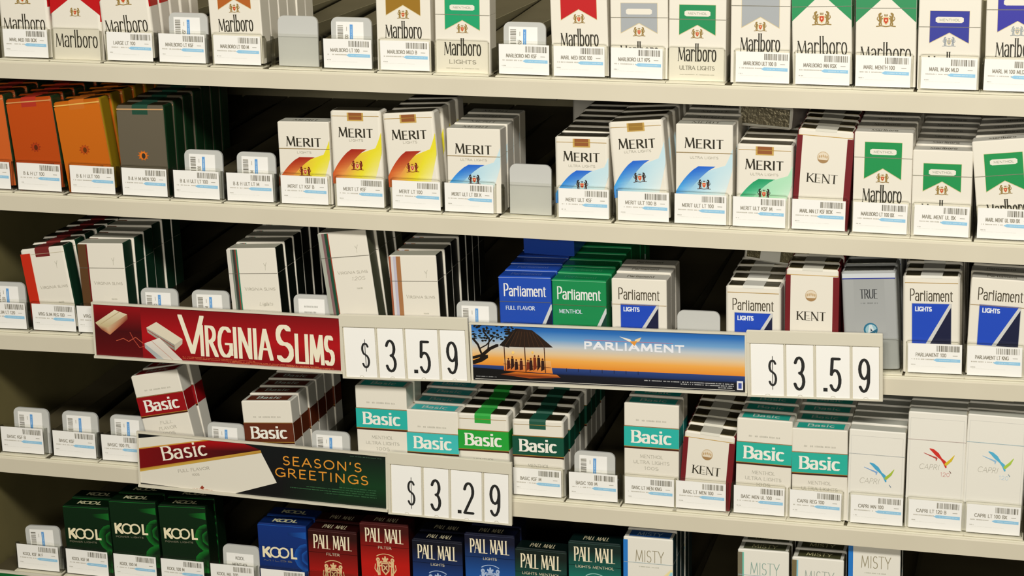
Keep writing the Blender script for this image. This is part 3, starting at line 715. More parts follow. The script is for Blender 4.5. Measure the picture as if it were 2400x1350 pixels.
def price_tag(row, xl, text, desc, seed):
    pm = PM(); pm.plate([(-25, 0), (25, 0), (25, 28.8), (-25, 28.8)], 0, .35, WHITE)
    tag_art(text, seed).onto_front(pm, 0, step=.05)
    r = random.Random(seed)
    o = link('price_tag', pm.mesh('price_tag', M_PAPER)); o.location = at(row, xl + 25, -.75, 0); o.rotation_euler = (math.radians(1.5), -SHELF[row][1] + math.radians(r.uniform(-.4, .4)), math.radians(r.uniform(-.5, .5)))
    tag(o, 'white barcode price tag before the ' + desc, 'price tag', 'price tags along the shelf edges')
def tray_meshes():
    pm = PM()                                     # bent clear plate: face and two returned sides
    pm.plate(rplate(-27.2, 27.2, 0, 33.2, 3.2), 0, .9, (230, 230, 214))
    for sg in (-1, 1):
        x = sg * 27.2
        o = [(0.9, 0), (11, 0), (11, 24), (6, 29.5), (.9, 30.5)]
        x0, x1 = min(x, x - sg * .9), max(x, x - sg * .9)
        pm.poly([(x0, a, b) for a, b in reversed(o)], WHITE); pm.poly([(x1, a, b) for a, b in o], WHITE)
        for i in range(len(o)):
            (a, b), (c, d) = o[i], o[(i + 1) % len(o)]
            pm.poly([(x0, a, b), (x0, c, d), (x1, c, d), (x1, a, b)], WHITE)
    stop = pm.mesh('front_stop', M_CLEAR)
    pm = PM(); pm.box(28.6, 29.4, 6, 440, 0, 24, WHITE); div = pm.mesh('divider', M_CLEAR)
    pm = PM(); pm.box(-27.6, 28.4, -5.2, 13, -1.6, -.3, WHITE, .3); nose = pm.mesh('nose', M_RAIL)
    pm = PM(); pm.plate(rplate(-21, 21, .5, 50.5, 6.5), 6, 8.6, (196, 196, 190)); pm.box(-13, 13, 8.6, 60, .4, 4, (196, 196, 190), .6)
    push = pm.mesh('pusher', M_GREY)
    pm = PM()
    for x0, x1 in ((-27.4, 28.4),):
        a, c = .0, 464 * math.tan(math.radians(3.2))
        pm.poly([(x0, 14, a), (x1, 14, a), (x1, 478, c), (x0, 478, c)], WHITE); pm.poly([(x0, 14, -1), (x0, 478, -1), (x1, 478, -1), (x1, 14, -1)], WHITE)
        pm.poly([(x0, 14, -1), (x1, 14, -1), (x1, 14, a), (x0, 14, a)], WHITE); pm.poly([(x1, 478, -1), (x0, 478, -1), (x0, 478, c), (x1, 478, c)], WHITE)
        pm.poly([(x1, 14, -1), (x1, 478, -1), (x1, 478, c), (x1, 14, a)], WHITE); pm.poly([(x0, 478, -1), (x0, 14, -1), (x0, 14, a), (x0, 478, c)], WHITE)
    ramp = pm.mesh('lane_floor', M_DECK)
    return stop, div, nose, push, ramp
STOP, DIV, NOSE, PUSH, RAMP = tray_meshes()
def tray(row, c, desc, pusher=None, seed=0, shift=0.0, lean=0.0):
    t = empty('lane_tray', at(row, c, 0, -1.2), (0, -SHELF[row][1], 0))
    link('nose', NOSE, t); link('lane_floor', RAMP, t); link('front_stop', STOP, t)['label'] = 'clear front plate'; link('divider', DIV, t)['label'] = 'clear side divider'
    if pusher:
        p = link('pusher', PUSH, t); p['label'] = 'frosted grey pusher plate'; p.location = (shift * MM, 0, 0); p.rotation_euler = (0, math.radians(-lean), 0)
        if pusher != 'blank':
            pm = PM(); W, Hh = (28.5, 38.0) if pusher != 'text' else (31, 33)
            pm.plate([(-W / 2, 8), (W / 2, 8), (W / 2, 8 + Hh), (-W / 2, 8 + Hh)], -.25, 0, WHITE)
            if pusher == 'text':
                A = Art()
                for i, s_ in enumerate(('KOOL', 'MENTHOL', '100S')): A.text(s_, 0, 34 - i * 7.5, 3.6, (110, 106, 94), .45, .4, 1, width=2.6 * len(s_), thin=False)
                A.onto_front(pm, -.25, step=.05)
            elif pusher == 'faint':
                A = Art()
                for i in range(4): A.greek(-8, 6 - i * 2, 38 - i * 6, 2.0, (180, 178, 170), 1, seed + i)
                A.onto_front(pm, -.25, step=.05)
            else:
                B = tag_art(pusher, seed, 50, 28.8, (96, 156, 216))
                B.onto_front(pm, -.25, step=.05, fx=lambda q: (14.4 - q[1], 22 + q[0] * .92), lo=-99)
                pm2 = PM()
                for f, cs in zip(pm.f, pm.c):
                    v = [pm.v[i] for i in f]
                    if min(p_[2] for p_ in v) >= 7.9 and max(p_[2] for p_ in v) <= 46.2: pm2.poly(v, cs)
                pm = pm2
            s = link('sticker', pm.mesh('sticker', M_PAPER), p); s.location = (-1.5 * MM, 6 * MM, 0)
            s['label'] = 'white barcode sticker turned on its side'
    return tag(t, ('clear lane tray with grey pusher, ' if pusher else 'clear plastic lane tray under the ') + desc, 'shelf tray', 'lane trays on the shelves')

# ------------------------------------------------------------------ the setting
def struct(name, pm, mat):
    o = link(name, pm.mesh(name, mat)); o['kind'] = 'structure'; return o
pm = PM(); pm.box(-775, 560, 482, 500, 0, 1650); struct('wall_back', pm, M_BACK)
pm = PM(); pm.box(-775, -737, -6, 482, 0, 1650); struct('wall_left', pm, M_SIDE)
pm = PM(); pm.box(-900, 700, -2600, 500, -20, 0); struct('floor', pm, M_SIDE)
for row, word in enumerate(('topmost', 'second', 'third', 'fourth', 'lowest')):
    s = empty('metal_shelf', at(row, 0, 0, 0), (0, -SHELF[row][1], 0))
    ext = 3 if row in (2, 4) else 0
    pm = PM(); pm.box(-734, 520, -3, 480, -15, -3.1, cham=.5); link('deck', pm.mesh('deck', M_DECK), s)['label'] = 'deck with shade in its colour'
    pm = PM(); pm.box(-734, 520, -8.5, -3, -21.5, -4.6, cham=1.2); link('front_lip', pm.mesh('front_lip', M_STEEL), s)
    pm = PM(); pm.box(-734, 520, -7.4, -3, -4.6, -3.1, cham=.6); link('ledge_rail', pm.mesh('ledge_rail', M_RAIL), s)['label'] = 'thin cream plastic rail'
    for bx in (-700, -95, 318 if row == 3 else 345):
        pm = PM(); pm.box(bx - 9, bx + 9, -2, 14, -24, -15, cham=1); pm.box(bx - 6, bx + 6, 14, 60, -20, -15)
        link('bracket', pm.mesh('bracket', M_RAIL if row == 2 and bx > 300 else M_DARK), s)['label'] = 'small bracket under the front lip'
    tag(s, '%s cream painted steel shelf with rounded front lip' % word, 'shelf', 'cream steel shelves')

# ------------------------------------------------------------------ what stands on each shelf
RED = (190, 18, 22); GRN = (22, 138, 82); GREY = (166, 170, 172); BLU = (38, 48, 146)
def rib(*a, **k): return lambda h: d_ribbon(h, *a, **k)
VSTR = {'red': [(11.5, (196, 44, 20)), (.5, (230, 200, 180))], 'brown': [(9.5, (92, 62, 34)), (1.6, (110, 26, 22))],
        'mix': [(4.2, (214, 208, 196)), (2.2, (120, 130, 116)), (2.6, (56, 60, 52)), (1.2, (150, 60, 44)), (1.6, (40, 130, 100))],
        'tall': [(4, (170, 172, 158)), (3, (128, 96, 96)), (3.2, (30, 74, 52)), (1, (160, 60, 40))], 'tan': [(2, (160, 90, 60)), (2.6, (214, 208, 206)), (3, (190, 186, 200)), (4.6, (168, 116, 72))]}
def slim(st, **k): return lambda h: d_slim(h, VSTR[st], **k)
TEAL = (40, 178, 166)
E_ = 'empty'
# row, lane centre, tag left edge (or None), tag text, what the lane holds
LANES = [
 (0, -650, -673.7, 'MARL MED 100 BOX', ('f', -650, 99, 1.0, 'redA', rib(RED, full=True, kind='soft', w=56), 0, 'leftmost white pack with red shoulders')),
 (0, -592, None, '', ('f', -592.5, 84, 0.0, 'redB', rib(RED, full=True, kind='soft', w=56), 0, 'red-shouldered pack with uncovered front')),
 (0, -531.8, -556.8, 'LARGE LT 100', ('f', -533.4, 99, 4.5, 'redA', rib(RED, full=True, kind='soft', w=56), 4, 'leaning white pack with red shoulders')),
 (0, -474.4, -499.4, 'MARLBORO LT KSF', ('p', 'MARLBORO LT KSF', 5, 'empty lane left of the brown-ribbon pack')),
 (0, -414.7, -439.7, 'MARLBORO LT 100 M', ('f', -415, 99, 2.5, 'brn', rib((178, 96, 36), dz=3), 5, 'white pack with brown ribbon')),
 (0, -352, None, '', ('p', 'blank', 0, 'untagged lane right of the brown-ribbon pack')),
 (0, -297.8, -322.8, 'MARLBORO LT 100', ('p', 'MARLBORO LT 100', 2, 'empty lane left of the gold-ribbon pack')),
 (0, -238.6, -263.6, 'MARLBORO MILD B', ('f', -240.5, 99, 0.3, 'gold', rib((152, 112, 30), dz=2.5), 0, 'white pack with gold ribbon')),
 (0, -181, None, '', ('f', -180.8, 84, 0.0, 'men1', rib((26, 158, 104), sub=('MENTHOL', 'LIGHTS'), dz=-1.5), 0, 'green-ribbon pack beside the gold-ribbon pack')),
 (0, -118.2, -143.2, 'MARLBORO MD KSF', ('p', 'MARLBORO MD KSF', -1, 'empty lane left of the red-ribbon pack')),
 (0, -63.6, -88.6, 'MARL MED BOX 100', ('f', -63, 99, 2.0, 'red1', rib(RED, dz=2, tz=-3), 1, 'white pack with red ribbon')),
 (0, -7.7, -32.7, 'MARLBORO ULT KPS', ('f', -5.6, 84, 1.0, 'gry1', rib(GREY, sub=('',)), 1, 'short grey-ribbon pack by the red-ribbon one')),
 (0, 49, None, '', ('f', 49.5, 84, 0.3, 'men2', rib(GRN, sub=('MENTHOL', 'ULTRA LIGHTS'), w=54.5), 1, 'short green-ribbon pack between grey-ribbon packs')),
 (0, 111.9, 86.9, 'MARLBORO ULT 100 B', ('f', 109, 99, .5, 'gry2', rib(GREY), 1, 'tall white grey-ribbon pack')),
 (0, 167.8, 142.8, 'MARLBORO MN KSX', ('f', 167.5, 99, 2.3, 'grf', rib((30, 142, 84), full=True, kind='box', w=55), 1, 'left one of two green-shouldered packs')),
 (0, 223.1, 198.1, 'MARL MENTH 100', ('f', 225, 99, 1.3, 'grf2', rib((38, 138, 84), full=True, kind='box', w=55, dz=.5, tz=-4), 1, 'right one of two green-shouldered packs')),
 (0, 282.4, 257.4, 'MARL M BX MLD', ('f', 281.5, 84, .8, 'blu1', rib((44, 52, 150), sub=('MENTHOL',), ccol=(150, 156, 160), dz=-1), 1, 'blue-ribbon pack with white pill panel')),
 (0, 338.5, 313.5, 'MARL M 100 MLD', ('f', 341.8, 99, 1.2, 'blu2', rib((48, 46, 158), ccol=(160, 166, 166), dz=2), 0, 'blue-ribbon pack at the right end')),
 # second shelf
 (1, -703, -728, 'B & H LT 100', ('m', -709, 97, 5.0, 'oraA', lambda h: d_plain(h, (196, 92, 34), (160, 40, 20), (150, 60, 20)), 3, 'orange pack at the left end')),
 (1, -644.4, -669.4, 'B & H LT 100', ('m', -653.7, 96.9, 5.9, 'oraB', lambda h: d_plain(h, (178, 70, 12), (172, 40, 12), (150, 50, 14)), 5, 'leaning dark orange soft pack')),
 (1, -583.2, -608.2, 'B & H ULT 100', ('m', -599.2, 96.5, 7.5, 'amber', lambda h: d_plain(h, (190, 98, 14), (196, 104, 16), (160, 66, 14), side=(150, 120, 20), rim=(226, 180, 90)), 5, 'leaning amber soft pack')),
 (1, -524.4, -549.4, 'B & H M MEN 100', ('m', -527.4, 93.5, 1.6, 'dark', lambda h: d_plain(h, (96, 88, 72), (12, 66, 46), (196, 104, 30), side=(16, 48, 24), rim=(206, 160, 110)), 6, 'dark grey soft pack with orange emblem')),
 (1, -466.6, -491.6, 'B & H ULT LT 100', ('p', 'B & H ULT LT 100', 6, 'empty lane right of the dark grey pack')),
 (1, -407.8, -432.8, 'B & H ULT LT M', ('p', 'B & H ULT LT M', 5, 'empty lane left of the short red-yellow sash box')),
 (1, -348.7, -373.7, 'MERIT LT KSF B', ('m', -349.7, 83.6, 1.2, 'wk', lambda h: d_sash(h, False, WARM, 'LIGHTS'), 0, 'short white box with red and yellow sash')),
 (1, -289.3, -314.3, 'MERIT LT KSF', ('m', -294.1, 96.6, 1.2, 'ws', lambda h: d_sash(h, True, WARM, 'LIGHTS', 53.5), 0, 'upright tall soft pack with red and yellow sash')),
 (1, -230.5, -255.5, 'MERIT LT 100', ('m', -239.3, 96.0, 4.3, 'ws', lambda h: d_sash(h, True, WARM, 'LIGHTS', 53.5), 3, 'tilted soft pack with red and yellow sash')),
 (1, -176, -201, 'MERIT ULT LT BX K', ('m', -172.1, 83.5, .8, 'cb', lambda h: d_sash(h, False, COOL, 'ULTRA LIGHTS'), 3, 'blue-sash box beside the blank pusher')),
 (1, -116, None, '', ('p', 'blank', 1, 'untagged lane beside the short blue-sash box')),
 (1, -59.9, -84.9, 'MERIT ULT KSF', ('m', -63.1, 78.7, .9, 'cs', lambda h: d_sash(h, True, COOL, 'ULTRA LIGHTS', 53.5), 7, 'short soft pack with blue sash')),
 (1, -.8, -25.8, 'MERIT ULT 100 B', ('m', -10.4, 96.3, 5.2, 'cs', lambda h: d_sash(h, True, COOL, 'ULTRA LIGHTS', 53.5), 6, 'tilted tall soft pack with blue sash')),
 (1, 54.7, 29.7, 'MERIT ULT LT 100', ('m', 56.7, 96.0, .6, 'cb', lambda h: d_sash(h, False, COOL, 'ULTRA LIGHTS'), 5, 'tall white box with blue sash')),
 (1, 111.1, 86.1, 'MERIT ULT KSF M', ('m', 114.7, 78.4, .1, 'ms', lambda h: d_sash(h, True, MINT, 'ULTRA LIGHTS', 53.5), 5, 'short soft pack with green sash')),
 (1, 167.3, 142.3, 'MARL MN LT KSF BOX', ('m', 172.0, 95.1, -2.6, 'kent', lambda h: d_kent(h), 6, 'maroon-edged soft pack on the second shelf')),
 (1, 224.6, 199.6, 'MARLBORO LT 100 BX', ('m', 225.1, 94.7, .2, 'men3', rib((20, 142, 74), sub=('MENTHOL',), w=54), 6, 'tall green-ribbon box on the second shelf')),
 (1, 281, 256, 'MARL MENT UL BX', ('m', 279.5, 80.3, .5, 'men4', rib((20, 142, 74), sub=('MENTHOL',), w=54.5, dz=-1), 7, 'short green-ribbon box on the second shelf')),
 (1, 339, 313.6, 'MARL MENT UL 100 BX', ('m', 331.5, 92.6, 6.5, 'men5', rib((20, 142, 74), sub=('MENTHOL',), w=54.5), 4, 'tilted green-ribbon box at the right end')),
 # third shelf
 (2, -697, -722, 'VIRG SLIM LT 120', ('p', 'VIRG SLIM LT 120', 2, 'empty lane left of the red-striped slim pack')),
 (2, -638.9, -663.9, 'VIRG SLIM REG 100', ('m', -649.1, 89.2, 7.0, 'vsr', slim('red', soft=True, w=52.5), 6, 'leaning white slim pack with red stripe')),
 (2, -580, -611, 'VIRG SLIM', ('m', -580.5, 95.9, 1.5, 'vsb', slim('brown', w=52), 5, 'white slim pack with brown stripe')),
 (2, -518, None, '', ('p', 'VIRG SLIM LT 100', 0, 'empty lane right of the brown-striped slim pack')),
 (2, -460, None, '', ('p', 'VIRG SLIM 100 M', 0, 'second empty lane right of the brown-striped slim pack')),
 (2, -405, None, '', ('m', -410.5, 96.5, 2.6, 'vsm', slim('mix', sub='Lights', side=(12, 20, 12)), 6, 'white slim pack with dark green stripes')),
 (2, -346.6, None, '', ('p', 'faint', 0, 'empty lane right of the green-striped slim pack')),
 (2, -289, None, '', ('m', -311.0, 118.2, 6.2, 'vst', slim('tall', sub='120S', w=52, side=(90, 92, 70)), 3, 'tallest leaning white slim pack')),
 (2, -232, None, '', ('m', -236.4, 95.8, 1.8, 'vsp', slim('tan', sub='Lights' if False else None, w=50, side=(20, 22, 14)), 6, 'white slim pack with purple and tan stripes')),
 (2, -171.6, None, '', ('p', 'VIRG SLIM ULT', 0, 'empty lane left of the solid blue box')),
 (2, -117, None, '', ('m', -120.3, 77.7, .8, 'pab', lambda h: d_panel(h, False, 'blue', 54), 6, 'box solid blue all over')),
 (2, -60, None, '', ('m', -64.9, 77.2, -.1, 'pag', lambda h: d_panel(h, False, 'green', 55), 8, 'box solid green all over')),
 (2, -3, None, '', ('m', -4.6, 79.5, -.1, 'paw', lambda h: d_panel(h, False), 2, 'white blue-panel box beside the solid green box')),
 (2, 53.5, None, '', ('p', 'blank', 0, 'empty lane behind the sunset sign')),
 (2, 110, None, '', ('m', 107.4, 77.0, -.1, 'pas', lambda h: d_panel(h, True, w=53.5), 5, 'short soft pack with blue diagonal panel')),
 (2, 165, None, '', ('m', 164.2, 96.2, -.6, 'kent', lambda h: d_kent(h, 51), 2, 'maroon-edged soft pack on the third shelf')),
 (2, 222, None, '', ('m', 216.6, 96.1, 3.0, 'true', lambda h: d_true(h, 51.5), 6, 'silver grey soft pack on third shelf')),
 (2, 280.4, 255.4, 'PARLIAMENT 100', ('m', 275.3, 93.1, .9, 'pas', lambda h: d_panel(h, True, w=53), 5, 'tall soft pack with blue diagonal panel')),
 (2, 335.3, 310.3, 'PARLIAMENT LT KNG', ('m', 339.5, 92.4, -2.2, 'paw', lambda h: d_panel(h, False), 5, 'white blue-panel box at the right end')),
 # fourth shelf
 (3, -687.9, -712.9, 'BASIC KSF B', ('p', 'BASIC KSF B', 9, 'leftmost lane of the fourth shelf')),
 (3, -625.8, -650.8, 'BASIC KSF', ('p', 'BASIC KSF', 5, 'second lane from left on the fourth shelf')),
 (3, -568, -593, 'BASIC 100 FIL', ('p', 'BASIC 100 FIL', 4, 'empty lane left of the leaning red-band box')),
 (3, -507, None, '', ('m', -530.2, 100.0, 12.0, 'bred', lambda h: d_band(h, False, (150, 10, 18), ('FULL', 'FLAVOR', '100S')), 1, 'leaning white box with red band')),
 (3, -451, None, '', ('p', 'BASIC LT KSF', 0, 'empty lane left of the brown-band box')),
 (3, -393, None, '', ('m', -403.6, 78.9, 4.1, 'bbrn', lambda h: d_band(h, False, (96, 40, 18), ('LIGHTS',)), 5, 'white box with brown band')),
 (3, -333.5, None, '', ('p', 'BASIC LT 100', 0, 'empty lane right of the brown-band box')),
 (3, -276, None, '', ('m', -276.1, 103.3, .8, 'btea', lambda h: d_band(h, False, TEAL, ('MENTHOL', 'ULTRA LIGHTS', '100S')), 1, 'tall teal-band box above a price holder')),
 (3, -221, None, '', ('m', -221.4, 81.3, .6, 'bteb', lambda h: d_band(h, False, (62, 188, 184), ('LIGHTS',)), 4, 'short teal-band box by the bright green-band pack')),
 (3, -165, None, '', ('m', -167.4, 81.4, 1.0, 'bgrn', lambda h: d_band(h, True, (34, 160, 54), ('MENTHOL',), 53.5), 6, 'soft pack with bright green band')),
 (3, -109.6, -134.6, 'BASIC KSF M', ('m', -109.9, 78.7, 1.0, 'bdk', lambda h: d_band(h, True, (8, 78, 58), ('MENTHOL',), 53.5), 7, 'soft pack with dark green band')),
 (3, -51.5, -76.5, 'BASIC 100 M', ('p', 'BASIC 100 M', 0, 'empty lane right of the dark green-band pack')),
 (3, 6.1, -18.9, 'BASC LT MEN KNG', ('m', 7.0, 105.0, .2, 'btea', lambda h: d_band(h, False, TEAL, ('MENTHOL', 'ULTRA LIGHTS', '100S')), 1, 'tall teal-band box by the small maroon-edged pack')),
 (3, 58, 33, 'BASC LT MEN 100', ('m', 66.0, 78.7, -4.0, 'kent', lambda h: d_kent(h, 51.5), 6, 'small maroon-edged soft pack on the fourth shelf')),
 (3, 115, 91, 'BASC MEN UL 100', ('m', 119.8, 97.1, -.6, 'btec', lambda h: d_band(h, False, (38, 176, 156), ('MENTHOL', 'ULTRA LIGHTS', '100S'), 54.5), 5, 'teal-band box right of the small maroon-edged pack')),
 (3, 171.3, 146.3, 'CAPRI REG 100', ('m', 173.3, 90.8, 1.0, 'bted', lambda h: d_band(h, False, (38, 176, 156), ('MENTHOL', 'ULTRA LIGHTS'), 54), 5, 'teal-band box beside the shortest bird-print pack')),
 (3, 230.6, 205.6, 'CAPRI MN 100', ('m', 228.7, 93.6, -.3, 'cap1', lambda h: d_bird(h, ((70, 164, 204), (130, 168, 214), (166, 190, 60), (110, 130, 150)), w=54), 5, 'shortest white bird-print pack')),
 (3, 286.1, 261.1, 'CAPRI LT 120 B', ('m', 284.9, 115.8, -.2, 'cap2', lambda h: d_bird(h, ((206, 46, 34), (186, 70, 60), (214, 186, 40), (120, 90, 80)), size='120', line=(196, 176, 170), w=55), 5, 'tall white pack with red bird print')),
 (3, 340.9, 315.9, 'CAPRI LT 100 BX', ('m', 340.3, 117.0, -.8, 'cap3', lambda h: d_bird(h, ((84, 176, 210), (150, 190, 220), (170, 200, 70), (130, 150, 160)), size='120', line=(160, 196, 210), w=55), 5, 'tall white blue-bird pack at the right end')),
 # lowest shelf
 (4, -680, -705, 'KOOL KSF M F', ('p', 'KOOL KSF M F', 6, 'leftmost lane of the lowest shelf', 3)),
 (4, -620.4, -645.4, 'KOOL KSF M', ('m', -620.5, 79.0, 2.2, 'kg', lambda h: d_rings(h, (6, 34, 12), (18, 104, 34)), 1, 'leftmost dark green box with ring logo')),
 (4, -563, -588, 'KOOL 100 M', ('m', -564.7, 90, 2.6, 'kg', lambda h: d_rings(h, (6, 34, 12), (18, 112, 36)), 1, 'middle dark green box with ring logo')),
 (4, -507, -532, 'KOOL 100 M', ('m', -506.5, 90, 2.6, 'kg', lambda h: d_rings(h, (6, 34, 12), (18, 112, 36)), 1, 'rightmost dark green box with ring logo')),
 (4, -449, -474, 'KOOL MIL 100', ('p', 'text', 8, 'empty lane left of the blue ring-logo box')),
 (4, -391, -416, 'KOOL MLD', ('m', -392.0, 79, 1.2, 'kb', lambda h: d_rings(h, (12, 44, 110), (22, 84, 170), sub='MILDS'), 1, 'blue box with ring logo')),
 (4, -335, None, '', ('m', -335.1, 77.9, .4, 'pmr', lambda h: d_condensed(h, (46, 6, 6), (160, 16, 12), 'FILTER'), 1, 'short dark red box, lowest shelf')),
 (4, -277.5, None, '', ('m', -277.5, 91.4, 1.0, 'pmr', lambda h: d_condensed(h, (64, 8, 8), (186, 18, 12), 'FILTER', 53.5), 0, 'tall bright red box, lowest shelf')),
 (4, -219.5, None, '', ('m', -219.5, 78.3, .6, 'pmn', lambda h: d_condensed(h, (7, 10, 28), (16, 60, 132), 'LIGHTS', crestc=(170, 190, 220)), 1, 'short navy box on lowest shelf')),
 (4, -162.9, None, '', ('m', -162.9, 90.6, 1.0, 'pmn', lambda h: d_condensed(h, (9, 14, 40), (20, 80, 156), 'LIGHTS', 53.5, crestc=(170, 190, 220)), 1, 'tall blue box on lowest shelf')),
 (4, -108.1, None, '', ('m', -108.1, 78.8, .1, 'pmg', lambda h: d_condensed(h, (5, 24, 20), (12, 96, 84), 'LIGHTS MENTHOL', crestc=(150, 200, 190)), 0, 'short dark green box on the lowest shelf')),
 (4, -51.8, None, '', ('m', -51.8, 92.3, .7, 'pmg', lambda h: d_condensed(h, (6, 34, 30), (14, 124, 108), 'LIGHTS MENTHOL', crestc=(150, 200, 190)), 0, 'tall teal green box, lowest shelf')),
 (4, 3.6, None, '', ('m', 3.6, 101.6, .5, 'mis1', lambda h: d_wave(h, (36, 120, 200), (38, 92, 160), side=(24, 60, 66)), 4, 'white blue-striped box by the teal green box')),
 (4, 60, None, '', ('e', 'bare lane left of the grey-striped white box')),
 (4, 120.1, None, '', ('m', 120.1, 100, 1.0, 'mis2', lambda h: d_wave(h, (120, 112, 90), (84, 86, 62), word=(140, 170, 160), wcol=(110, 190, 170), side=(90, 84, 60)), 4, 'white box with grey-green stripe')),
 (4, 174.3, None, '', ('m', 174.3, 97.1, .5, 'mis3', lambda h: d_wave(h, (118, 104, 70), (74, 74, 46), word=(160, 170, 160), wcol=(130, 190, 210), side=(90, 84, 60)), 4, 'white box with dark top panel')),
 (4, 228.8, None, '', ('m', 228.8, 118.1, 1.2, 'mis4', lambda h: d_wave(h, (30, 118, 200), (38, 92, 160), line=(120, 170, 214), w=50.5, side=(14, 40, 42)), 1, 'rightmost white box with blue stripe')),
]
for i, (row, c, tx, tt, hold) in enumerate(LANES):
    desc = hold[-1] if hold[0] != 'p' else hold[3]
    if hold[0] == 'f':
        _, x, h, lean, key, mk, n, _d = hold; line_of_packs(row, None, h, lean, key, mk, n, desc, base_x=x)
    elif hold[0] == 'm':
        _, xm, hm, lean, key, mk, n, _d = hold; line_of_packs(row, xm, hm, lean, key, mk, n, desc)
    if hold[0] == 'p': tray(row, c, desc, hold[1], 100 + i, hold[2], hold[4] if len(hold) > 4 else 0)
    else: tray(row, c, desc)
    if tx is not None: price_tag(row, tx, tt, desc, 500 + i * 9)

# ------------------------------------------------------------------ signs clipped to the shelf lips
def sign_root(name, x0, z0, ang, y, label, cat):
    o = empty(name, (x0 * MM, y * MM, (Z0 + z0) * MM), (0, -math.radians(ang), 0)); return tag(o, label, cat)
def sign(x0, z0, ang, w, h, art, label, lipz, edge=(222, 216, 198)):
    o = sign_root('shelf_sign', x0, z0, ang, -15.5, label, 'sign')
    pm = PM(); pm.box(0, w, 1.0, 2.6, 0, h); pm.box(0, w, -.6, 2.6, h - 1.6, h + .6); pm.box(0, w, -2.2, 2.6, -1.4, 1.2); pm.box(0, 2.0, -.3, 2.6, 0, h); pm.box(w - 2.0, w, -.3, 2.6, 0, h)
    link('frame', pm.mesh('frame', M_HOLD), o)
    pm = PM(); pm.box(2.0, w - 2.0, .5, .95, 1.3, h - 1.7, (230, 226, 214)); art.onto_front(pm, .5, step=.06, lo=1.4, hi=h - 1.7, fx=None)
    link('printed_card', pm.mesh('printed_card', M_CARD), o)
    for k in (.18, .82):
        pm = PM(); pm.box(w * k - 9, w * k + 9, 2.6, 6.8, lipz - 7, lipz + 6); link('clip', pm.mesh('clip', M_HOLD), o)
    return o
def price(x0, z0, ang, w, h, digits, label, lipz, names):
    o = sign_root('price_holder', x0, z0, ang, -16.5, label, 'price holder'); o['group'] = 'price holders on the shelf lips'
    pm = PM(); pm.box(0, w, 1.6, 3.4, 0, h, cham=.6); pm.box(0, w, -.4, 1.6, h * .815, h, cham=.6); pm.box(0, w, -.4, 1.6, 0, 1.6); pm.box(0, w * .022, -.2, 1.6, 1.6, h * .815); pm.box(w * .978, w, -.2, 1.6, 1.6, h * .815)
    for u in (.283, .503, .77): pm.box(w * u - .5, w * u + .5, .2, 1.6, 1.6, h * .815)
    link('holder_frame', pm.mesh('holder_frame', M_HOLD), o)
    cells = ((.03, .272), (.294, .492), (.514, .759), (.781, .972)); ch = ((.19, .062), (.39, .082), (.655, .085), (.865, .085))
    for (u0, u1), (uc, uw), t, nm in zip(cells, ch, digits, names):
        pm = PM(); pm.plate([(u0 * w, 1.7), (u1 * w, 1.7), (u1 * w, h * .8), (u0 * w, h * .8)], .6, 1.4, (244, 242, 236))
        A = Art(); zb, hh = h * .115, h * .515
        if t == '$': A.text('$', uc * w, zb + h * .045, hh * .83, (26, 26, 24), 2.3, 1.9, 1, width=uw * w + 1.4, kind='round', thin=True)
        else:
            d = t[-1]; A.text(d, uc * w, zb, hh, (22, 22, 20), 3.1, 2.7, 1, width=uw * w + 2.2, kind='round', thin=False)
            if t[0] == '.': A.rect(.565 * w, zb + .1, .596 * w, zb + 3.8, (22, 22, 20), 1)
        A.stroke(arc((u0 + u1) / 2 * w, 1.6, 2.2, 1.6, 20, 160, 6), .35, .35, (190, 184, 164), 1)
        A.onto_front(pm, .6)
        p = link('digit_card', pm.mesh('digit_card', M_PAPER), o); p['label'] = 'white card reading ' + nm
    for k in (.2, .8):
        pm = PM(); pm.box(w * k - 9, w * k + 9, 3.4, 7.8, lipz - 7, lipz + 6); link('clip', pm.mesh('clip', M_HOLD), o)
    return o
